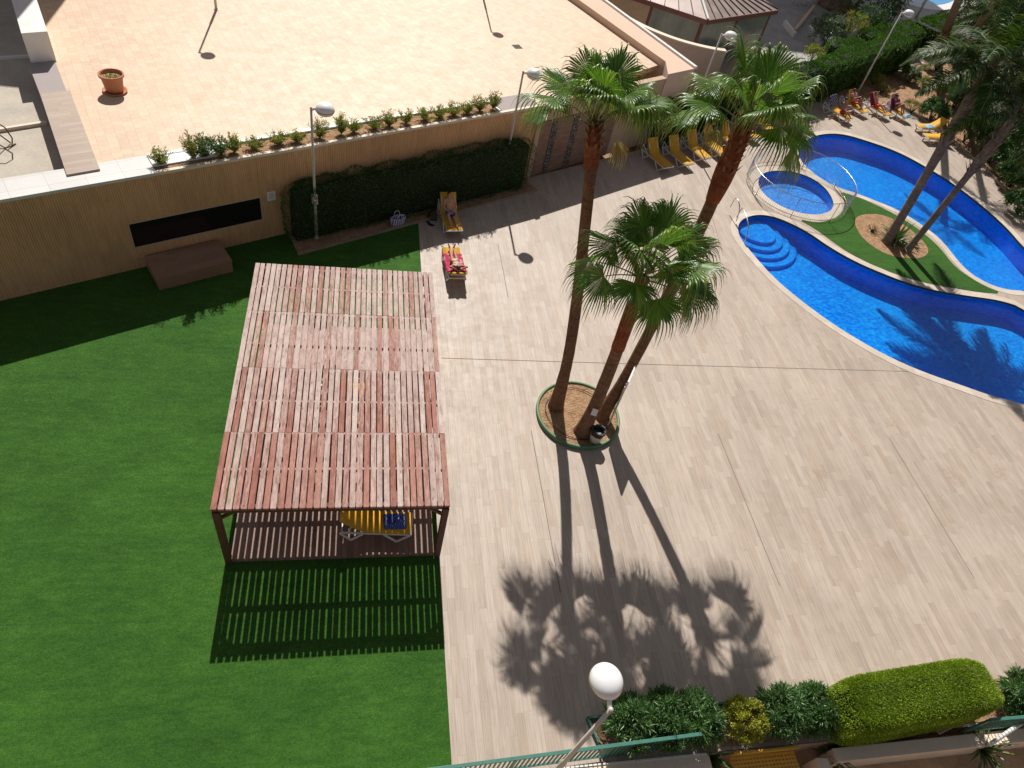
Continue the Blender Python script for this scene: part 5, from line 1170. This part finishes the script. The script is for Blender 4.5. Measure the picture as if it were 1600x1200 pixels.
# ------------------------------------------------------------ cloths
def cloth_grid(name, fn, nu, nv, mat, label=None, cat=None, th=.012):
    V = np.array([fn(u/nu, v/nv) for v in range(nv+1) for u in range(nu+1)], dtype=float); F = np.array([[v*(nu+1)+u, v*(nu+1)+u+1, (v+1)*(nu+1)+u+1, (v+1)*(nu+1)+u] for v in range(nv) for u in range(nu)])
    o = npmesh(name, V, F, mat, smooth=True); md = o.modifiers.new('thickness', 'SOLIDIFY'); md.thickness = th; md.offset = 1
    if label: tag(o, label, cat)
    return o
def on_lounger(Lo, back, u, y):     # world point above sling: u across, y along unfolded length from foot (0) to head (1.95)
    yf = -.95; yh = .20; zs = .345
    s = y
    if s <= yh-yf: p = Vector((u, yf+s, zs))
    else: s2 = s-(yh-yf); p = Vector((u, yh+math.cos(R(back))*s2, zs+math.sin(R(back))*s2))
    return Matrix.Translation(Lo.location)@Matrix.Rotation(Lo.rotation_euler.z, 4, 'Z')@p
def towel(Lo, back, y0, y1, mat, label, w=.36, over=.10, wave=.012, skew=0, cat='towel'):
    def fn(u, v):
        x = (u-.5)*2*(w+over)+skew*(v-.5); y = y0+(y1-y0)*v; e = max(0, abs(x)-.335); xx = math.copysign(min(abs(x), .335+.02*(e > 0)), x)
        p = on_lounger(Lo, back, xx, y); p.z += .036+wave*(math.sin(x*17+y*5)+math.sin(y*13+x*3))*.5+.008-e*1.0; return p
    return cloth_grid('towel', fn, 26, 30, mat, label, cat)
towel(Lw, 20, .42, 1.74, M['pinktowel'], 'magenta and red patterned towel spread under the sunbathing woman', w=.34, over=.06)
def crumple(name, c, rx, ry, h, mat, label, cat, seed=0, rz=0):
    def fn(u, v):
        a = (u-.5)*2; b = (v-.5)*2; r = max(abs(a), abs(b)); q = noise.noise(Vector((a*1.7+seed, b*1.7, 0)))*.5+noise.noise(Vector((a*4+seed, b*4, 3)))*.3
        x = a*rx*(1+.2*q); y = b*ry*(1-.2*q); z = (1-r**2.5)*h*(.65+1.1*q+.2)+.006; cs, sn = math.cos(rz), math.sin(rz); return (c[0]+x*cs-y*sn, c[1]+x*sn+y*cs, c[2]+max(z, .004))
    return cloth_grid(name, fn, 34, 34, mat, label, cat)
q = on_lounger(Lp, 38, 0.04, .42); crumple('towel', (q.x, q.y, q.z+.01), .27, .22, .22, M['st_blue'], 'crumpled dark blue striped towel on the lounger under the pergola', 'towel', 2)
q = on_lounger(E1_, 38, 0, .85); crumple('towel', (q.x, q.y, q.z+.01), .42, .20, .07, M['c_paleblue'], 'pale blue towel lying on the upper empty lounger', 'towel', 5, R(20))
towel(ROC[0], 52, 1.25, 1.98, M['st_navy'], 'navy striped towel hung over the leftmost occupied lounger', w=.34, over=.10)
towel(ROC[2], 52, 1.0, 1.95, M['c_magenta'], 'dark pink towel behind the sunbather in orange red shorts', w=.33, over=.04)
towel(ROC[3], 61, 1.0, 1.75, M['c_purple'], 'purple towel on the rightmost occupied lounger', w=.34, over=.08)
towel(ROC[3], 61, 1.76, 2.0, M['c_pinkcloth'], 'pale pink cloth over the top of the rightmost occupied lounger', w=.34, over=.05)
q = on_lounger(ROC[3], 61, .05, .12); crumple('towel', (q.x, q.y, q.z+.01), .26, .2, .10, M['c_paleblue'], 'light blue cloth on the foot of the rightmost occupied lounger', 'towel', 9)
q = G(1384, 172); o = crumple('beach_bag', (q.x, q.y, 0.01), .28, .22, .5, M['printbag'], 'white and purple printed beach bag left of the rightmost occupied lounger', 'bag', 12)
# striped bag, black bag, sandals by the man
q = G(622, 352); bgm = empty('beach_bag', (q.x, q.y, .014), R(28), 'purple and white striped beach bag on the turf near the hedge', 'bag')
m = MB(); vs = []; 
def bagfn(u, v):
    a = u*2*PI; z = v*.38; wx = .28+.05*v+.03*math.sin(3*a); wy = .11+.05*v; return (wx*math.cos(a), wy*math.sin(a)+.02*math.sin(5*a)*v, z)
V = np.array([bagfn(u/32, v/8) for v in range(9) for u in range(32)]); F = np.array([[v*32+u, v*32+(u+1) % 32, (v+1)*32+(u+1) % 32, (v+1)*32+u] for v in range(8) for u in range(32)]); o = npmesh('bag_body', V, F, M['st_bag'], bgm, smooth=True); md = o.modifiers.new('th', 'SOLIDIFY'); md.thickness = .015
m = MB()
for s in (-1, 1): m.tube([(-.13, s*.13, .36), (-.1, s*.15, .52), (0, s*.14, .58), (.1, s*.15, .52), (.13, s*.13, .36)], .012, 6)
m.build('handles', M['whitecloth'] if 'whitecloth' in M else M['c_whitecloth'], bgm, True)
m = MB(); m.box((0, 0, .012), (.48, .18, .02)); m.build('bag_bottom', M['st_bag'], bgm)
q = G(676, 340); crumple('backpack', (q.x-.02, q.y-.05, .005), .19, .16, .30, M['black'], 'small black bag on the deck beside the lounging man', 'bag', 3)
for i, (px, py, a, lb) in enumerate(((669, 348, 30, 'left black flip flop beside the lounging man'), (674, 352, 80, 'right black flip flop beside the lounging man'))):
    q = G(px, py); o = empty('flip_flop', (q.x, q.y, .002), R(a), lb, 'sandal', 'black flip flops'); m = MB(); pts_ = [(.055*math.cos(t)*(1-.15*math.sin(t)), .14*math.sin(t)) for t in np.linspace(0, 2*PI, 20)[:-1]]; m.prism(pts_, 0, .025); m.build('sole', M['black'], o)
    m = MB(); m.tube([(-.045, -.02, .025), (-.02, .03, .06), (0, .08, .03), (.02, .03, .06), (.045, -.02, .025)], .009, 6); m.build('strap', M['black'], o)
# lifebuoy
lb_ = G(1112, 187, .95); o = empty('lifebuoy', lb_, R(15), 'orange lifebuoy ring hanging at the hedge behind the fourth lounger', 'lifebuoy'); m = MB(); m.tube([(math.cos(a)*.31, 0, math.sin(a)*.31) for a in np.linspace(0, 2*PI, 33)[:-1]], .085, 12, closed=True); m.build('ring', M['orange'], o, True)
m = MB()
for k in range(4):
    a = k*PI/2+PI/4; m.tube([(math.cos(a+da)*.31, 0, math.sin(a+da)*.31) for da in (-.10, 0, .10)], .089, 12)
m.build('white_bands', M['white'], o, True); m = MB(); m.tube([(0, .1, -.95), (0, .1, .35)], .03, 8); m.build('stand', M['pole'], o, True)

# ------------------------------------------------------------ pool railing round the paddling pool
rp = offset(poolC, .62); cxp = sum(p[0] for p in rp)/len(rp); cyp = sum(p[1] for p in rp)/len(rp)
pf = empty('pool_fence', (cxp, cyp, 0), 0, 'thin metal railing encircling the small paddling pool', 'fence')
# resample evenly
def resample(poly, n):
    P = [Vector(p) for p in poly]+[Vector(poly[0])]; ds = [0]
    for a, b in zip(P, P[1:]): ds.append(ds[-1]+(b-a).length)
    out = []
    for i in range(n):
        s = ds[-1]*i/n; k = max(j for j in range(len(ds)) if ds[j] <= s); k = min(k, len(P)-2); t = (s-ds[k])/max(1e-9, ds[k+1]-ds[k]); out.append(P[k].lerp(P[k+1], t))
    return out
per = sum((Vector(rp[i])-Vector(rp[i-1])).length for i in range(len(rp))); nb2 = int(per/.115); rs_ = resample(rp, nb2)
gap = max(range(nb2), key=lambda i: -(rs_[i]-Vector(G(1172, 270))[:2].__class__((G(1172, 270).x, G(1172, 270).y)) if False else -0))if False else 0
loc_ = [(p.x-cxp, p.y-cyp) for p in rs_]
m = MB(); m.tube([(x, y, 1.05) for x, y in loc_], .017, 8, closed=True); m.build('top_rail', M['steel'], pf, True)
m = MB(); m.tube([(x, y, .12) for x, y in loc_], .012, 6, closed=True); m.build('bottom_rail', M['steel'], pf, True)
m = MB()
for x, y in loc_: m.tube([(x, y, .10), (x, y, 1.05)], .0065, 5)
m.build('vertical_bars', M['steel'], pf)
for i in range(0, nb2, nb2//8): x, y = loc_[i]; m = MB(); m.tube([(x, y, 0), (x, y, 1.05)], .019, 8); m.build('post', M['steel'], pf, True)
# small dark gate box seen as a shadow on the island grass
p = loc_[int(nb2*.5)]
# ladder rails
for i, (pts_, lb) in enumerate((((( 1137, 331), (1150, 350)), 'left steel handrail loop at the corner of the large pool'), (((1147, 347), (1165, 385)), 'right steel handrail reaching into the pool steps'))):
    a = G(*pts_[0]); b = G(*pts_[1]); o = empty('pool_handrail', (0, 0, 0), 0, lb, 'handrail', 'steel handrails of the large pool'); o.location = a; d_ = b-a; d_.z = 0; L_ = d_.length; d_.normalize()
    e = [(0, 0, 0), d_*.05+Vector((0, 0, .75)), d_*.15+Vector((0, 0, .86)), d_*(L_*.5)+Vector((0, 0, .84)), d_*(L_*.8)+Vector((0, 0, .60)), d_*L_+Vector((0, 0, -.2 if i == 0 else -.75))]
    m = MB(); m.tube(smooth_poly([tuple(v) for v in e], 2, False), .022, 8); m.build('rail', M['steel'], o, True)

# ------------------------------------------------------------ people
deps = None
def body_mesh(name, caps, balls, mat, parent, vox=.012, smooth_it=6):
    """one continuous skin surface from tapered limbs, voxel-fused"""
    m = MB()
    for a, b, ra, rb in caps:
        a = Vector(a); b = Vector(b); d = (b-a).normalized(); pts_ = []; rr = []
        for k in range(5): t = R(-90+22.5*k); pts_.append(a+d*ra*math.sin(t)); rr.append(max(ra*math.cos(t), .001))
        for k in range(5): t = R(22.5*k); pts_.append(b+d*rb*math.sin(t)); rr.append(max(rb*math.cos(t), .001))
        m.tube(pts_, rr, 14)
    for c, r in balls:
        c = Vector(c); q = MB(); q.lathe([(max(math.cos(t), .01), math.sin(t)) for t in np.linspace(-PI/2, PI/2, 10)], n=16)
        rx = r[:3]; M3 = r[3] if len(r) > 3 else Matrix.Identity(3); m.add([c+M3@Vector((v[0]*rx[0], v[1]*rx[1], v[2]*rx[2])) for v in q.v], q.f)
    o = m.build(name, mat, parent, True); md = o.modifiers.new('fuse', 'REMESH'); md.mode = 'VOXEL'; md.voxel_size = vox; md.use_smooth_shade = True
    s = o.modifiers.new('soften', 'SMOOTH'); s.factor = .5; s.iterations = smooth_it
    return o
def hand(caps, wrist, dirv, palmn, curl=.35, side=1):
    """five separate fingers of different length and a thumb from the side of the palm"""
    d = Vector(dirv).normalized(); n = Vector(palmn); n = (n-d*n.dot(d)).normalized(); s = d.cross(n)*side; w_ = Vector(wrist); palm = w_+d*.085
    for k, off in enumerate((-.028, -.009, .010, .028)): caps.append((w_+s*off*.55, palm+s*off, .015, .0125))
    for k, (off, ln) in enumerate(((-.030, .070), (-.010, .080), (.011, .075), (.031, .058))):
        a = palm+s*off; b = a+(d*math.cos(curl)+n*math.sin(curl)+s*off*2)*ln*.5; c = b+(d*math.cos(curl*2.2)+n*math.sin(curl*2.2))*ln*.55
        caps.append((a, b, .0100, .0092)); caps.append((b, c, .0092, .0078))
    t0 = w_+d*.03-s*.02; t1 = t0-s*.035+d*.035+n*.01; t2 = t1+d*.035-s*.008+n*.012; caps.append((t0, t1, .014, .012)); caps.append((t1, t2, .012, .009))
def head_parts(root, c, up, face, hairmat, skin, hair='short', caps=None, balls=None, s=1.0, par=None):
    up = Vector(up).normalized(); f = Vector(face); f = (f-up*f.dot(up)).normalized(); x = f.cross(up); M3 = Matrix((x, f, up)).transposed(); c = Vector(c)
    balls += [(c, (.073*s, .092*s, .108*s, M3)), (c-up*.045+f*.028, (.055*s, .06*s, .06*s, M3)), (c+f*.098-up*.012, (.013, .020, .022, M3)), (c+f*.080-up*.052, (.022, .014, .008, M3)), (c+x*.075-up*.01, (.010, .020, .030, M3)), (c-x*.075-up*.01, (.010, .020, .030, M3)), (c+f*.085+up*.018, (.045, .010, .007, M3))]
    # hair
    m = MB(); q = MB(); q.lathe([(max(math.cos(t), .01), math.sin(t)) for t in np.linspace(-PI/2, PI/2, 14)], n=22); vs = []; cc = c-f*.018+up*.022
    for v in q.v:
        vv = Vector(v); k = 1+.06*noise.noise(vv*4); 
        vs.append(cc+M3@Vector((vv.x*.084*s*k, vv.y*.094*s*k, vv.z*.100*s*k)))
    m.add(vs, q.f)
    if hair == 'long':
        for k in range(7):
            a = -1.1+k*.37; dx = x*math.sin(a)*.07-f*math.cos(a)*.07; m.tube([c+dx+up*.03, c+dx*1.25-up*.10, c+dx*1.3-up*.22], [.035, .035, .012], 8)
    o = m.build('hair', hairmat, par, True)
    m = MB()
    for sg_ in (-1, 1): m.add(*ball(c+x*sg_*.030+f*.086+up*.006, .0095))
    m.build('eyes', M['black'], par, True)
def ball(c, r):
    q = MB(); q.lathe([(max(math.cos(t), .01)*r, math.sin(t)*r) for t in np.linspace(-PI/2, PI/2, 7)], n=10); return [Vector(c)+Vector(v) for v in q.v], q.f
def figure(label, loc, rz, J, skin, hairmat, wear, hair='short', up=None, face=None, female=False, handn=(0, 0, -1), k=1.0):
    """J: joints in local coordinates (y forward = towards the feet of the lounger or walking direction)"""
    o = empty('person', loc, rz, label, 'person'); caps = []; balls = []; g = {n: Vector(v) for n, v in J.items()}
    pel, che, nek, hd = g['pelvis'], g['chest'], g['neck'], g['head']; sd = (g['sr']-g['sl']).normalized()
    tor = (nek-pel).normalized(); fr = tor.cross(sd)*-1; M3 = Matrix((sd, sd.cross(tor)*-1, tor)).transposed()
    balls += [(pel, (.165 if female else .155, .105, .12, M3)), ((pel+che)/2, (.13 if female else .145, .092, .16, M3)), (che, (.16 if female else .175, .105, .16, M3)), (che+tor*.10, (.165, .085, .09, M3))]
    caps.append((che+tor*.08, nek+tor*.02, .085, .055)); caps.append((nek, nek.lerp(hd, .75), .055, .052)); caps.append((g['sl'], g['sr'], .058, .058)); caps.append((nek, g['sl'], .05, .052)); caps.append((nek, g['sr'], .05, .052))
    for s in 'lr':
        sh_, el, wr = g['s'+s], g['e'+s], g['w'+s]; hp_, kn, an = g['h'+s], g['k'+s], g['a'+s]
        caps += [(sh_, el, .052, .039), (el, el.lerp(wr, .35), .039, .040), (el.lerp(wr, .35), wr, .040, .026)]
        hd_ = (wr-el).normalized() if ('f'+s) not in g else (g['f'+s]-wr).normalized(); hand(caps, wr, hd_, handn, side=1 if s == 'r' else -1)
        caps += [(hp_, kn, .088, .054), (kn, kn.lerp(an, .3), .053, .058), (kn.lerp(an, .3), an, .058, .034)]
        ft = g['t'+s]; caps += [(an, an.lerp(ft, .25)+(an-kn).normalized()*.04, .036, .036), (an+(an-kn).normalized()*.035, ft, .036, .022)]
        balls.append((hp_+Vector((0, 0, 0)), (.10, .10, .10)))
    u_ = up or (hd-nek).normalized(); f_ = face or fr
    body = None
    head_parts(o, hd, u_, f_, hairmat, skin, hair, caps, balls, par=o)
    body = body_mesh('body', caps, balls, skin, o)
    # clothing: slightly larger shells over pelvis / chest
    for nm, kind, mat in wear:
        c2 = []; b2 = []
        if kind == 'shorts':
            b2 += [(pel, (.178, .118, .118, M3))]
            for s in 'lr': c2.append((g['h'+s], g['h'+s].lerp(g['k'+s], .48), .104, .090))
        elif kind == 'briefs':
            b2 += [(pel-tor*.02, (.176, .115, .085, M3))]
        elif kind == 'top': b2 += [(che+tor*.03, (.178 if not female else .168, .118, .055, M3))]
        elif kind == 'shirt':
            b2 += [(che, (.188, .12, .17, M3)), ((pel+che)/2, (.16, .108, .17, M3)), (che+tor*.1, (.18, .1, .09, M3))]
            for s in 'lr': c2.append((g['s'+s], g['s'+s].lerp(g['e'+s], .5), .064, .058))
        body_mesh(nm, c2, b2, mat, o, vox=.013, smooth_it=3)
    return o
def recline(back, arms='lap', knees=('flat', 'flat'), zs=.36, hipy=.05, spread=.0, lean=0):
    """lying or sitting on a lounger, local frame of lounger_parts (feet to -y, head +y)"""
    d = Vector((0, math.cos(R(back)), math.sin(R(back)))); nrm = Vector((0, -math.sin(R(back)), math.cos(R(back)))); pel = Vector((0, hipy, zs+.11)); J = {'pelvis': pel}
    base = pel+nrm*.0; che = base+d*.34+nrm*.02; nek = base+d*.53+nrm*.02; hd = base+d*.69+nrm*.05
    J.update(chest=che, neck=nek, head=hd, sl=nek+Vector((-.18, 0, 0))-d*.03, sr=nek+Vector((.18, 0, 0))-d*.03)
    for s, sg_ in (('l', -1), ('r', 1)):
        J['h'+s] = pel+Vector((sg_*.09, -.02, -.01)); kk = knees[0 if s == 'l' else 1]
        if kk == 'flat': J['k'+s] = Vector((sg_*(.10+spread), hipy-.44, zs+.075)); J['a'+s] = Vector((sg_*(.10+spread*1.3), hipy-.86, zs+.05)); J['t'+s] = J['a'+s]+Vector((sg_*.06, -.06, .17))
        elif kk == 'up': J['k'+s] = Vector((sg_*.12, hipy-.26, zs+.44)); J['a'+s] = Vector((sg_*.11, hipy-.50, zs+.07)); J['t'+s] = J['a'+s]+Vector((0, -.19, -.045))
        elif kk == 'half': J['k'+s] = Vector((sg_*.16, hipy-.38, zs+.26)); J['a'+s] = Vector((sg_*.10, hipy-.70, zs+.06)); J['t'+s] = J['a'+s]+Vector((sg_*.05, -.17, .02))
        elif kk == 'side': J['k'+s] = Vector((sg_*.40, hipy-.30, zs+.10)); J['a'+s] = Vector((sg_*.44, hipy-.42, .09)); J['t'+s] = J['a'+s]+Vector((sg_*.08, -.16, -.05))
        sh_ = J['s'+s]
        if arms == 'lap': J['e'+s] = sh_-d*.27+Vector((sg_*.09, -.03, .0)); J['w'+s] = pel+Vector((sg_*.10, -.10, .13))
        elif arms == 'head': J['e'+s] = sh_+Vector((sg_*.13, 0, .02))+d*.23+nrm*.03; J['w'+s] = hd+Vector((sg_*.07, 0, 0))-nrm*.07+d*.07; J['f'+s] = hd-nrm*.09+d*.06
        elif arms == 'side': J['e'+s] = sh_-d*.26+Vector((sg_*.11, 0, -.01)); J['w'+s] = J['e'+s]-d*.20+Vector((sg_*.0, -.06, .02))
        elif arms == 'read': J['e'+s] = sh_-d*.24+Vector((sg_*.08, -.08, .02)); J['w'+s] = che+Vector((sg_*.10, -.30, .12))
    return {k_: tuple(v) for k_, v in J.items()}
def put(Lo): return tuple(Lo.location), Lo.rotation_euler.z
l, r = put(Lm); figure('man in blue trunks reclining on the lounger in the wall shade, hands on his lap', l, r, recline(50, 'lap', ('half', 'flat'), spread=.02), M['skin'], M['hair'], [('swim_trunks', 'shorts', M['c_blue'])], face=(0, -.8, .5))
l, r = put(Lw); figure('woman in a white bikini sunbathing with her arms folded behind her head', l, r, recline(19, 'head', ('flat', 'flat'), spread=-.02, zs=.40, hipy=.10), M['skin_tan'], M['hair_brown'], [('bikini_briefs', 'briefs', M['c_whitecloth']), ('bikini_top', 'top', M['c_whitecloth'])], female=True, hair='short')
l, r = put(ROC[0]); figure('person leaning forward on the leftmost occupied lounger, tanned back', l, r, recline(78, 'read', ('half', 'side'), hipy=-.25), M['skin_tan'], M['hair'], [('swim_trunks', 'shorts', M['c_red'])])
l, r = put(ROC[1]); figure('dark haired sunbather in a pinkish top sitting against the orange backrest', l, r, recline(58, 'read', ('half', 'up')), M['skin_tan'], M['hair'], [('top', 'shirt', M['c_pinkcloth']), ('shorts', 'shorts', M['c_orange_red'])], female=True)
l, r = put(ROC[2]); figure('sunbather in orange red shorts with both hands behind the head', l, r, recline(50, 'head', ('half', 'half')), M['skin'], M['hair'], [('shorts', 'shorts', M['c_orange_red'])])
l, r = put(ROC[3]); figure('person with raised knees reading on the rightmost occupied lounger', l, r, recline(56, 'read', ('up', 'up')), M['skin_tan'], M['hair'], [('swimsuit', 'shirt', M['c_purple']), ('swim_briefs', 'briefs', M['c_purple'])], female=True)
# walking man
J = dict(pelvis=(0, 0, .92), chest=(0, .02, 1.22), neck=(0, .0, 1.44), head=(0, .03, 1.62), sl=(-.19, 0, 1.41), sr=(.19, 0, 1.41), el=(-.25, -.05, 1.14), er=(.26, .02, 1.14), wl=(-.24, .10, .92), wr=(.27, .12, .95), hl=(-.09, 0, .90), hr=(.09, 0, .90),
         kl=(-.10, .12, .50), kr=(.10, -.02, .49), al=(-.10, .10, .09), ar=(.10, -.22, .12), tl=(-.10, .28, .03), tr=(.10, -.06, .03))
wp_ = G(1389, 38); wp_.z = .02
figure('man in green shorts walking past the hedge near the neighbouring pool', wp_, R(150), J, M['skin_tan'], M['hair'], [('green_shorts', 'shorts', M['c_green'])], handn=(0, 1, 0))
def tw(u, v):
    a = R(150); x = .30+.05*math.sin(v*9); y = -.25+u*.5; z = 1.42-v*.95; return (wp_.x+math.cos(a)*x-math.sin(a)*y+.04*math.sin(u*12), wp_.y+math.sin(a)*x+math.cos(a)*y, z)
cloth_grid('towel', tw, 14, 14, M['c_red'], 'red towel hanging from the arm of the walking man', 'towel')
# white pole near the neighbouring pool
q = G(1431, 28); o = empty('shower_post', q, 0, 'short white post beside the neighbouring pool', 'post'); m = MB(); m.tube([(0, 0, 0), (0, 0, 2.0)], .10, 12); m.build('post', M['white'], o, True)
for ob in list(bpy.data.objects):
    if ob.type == 'MESH' and len(ob.data.polygons) == 0: bpy.data.objects.remove(ob)
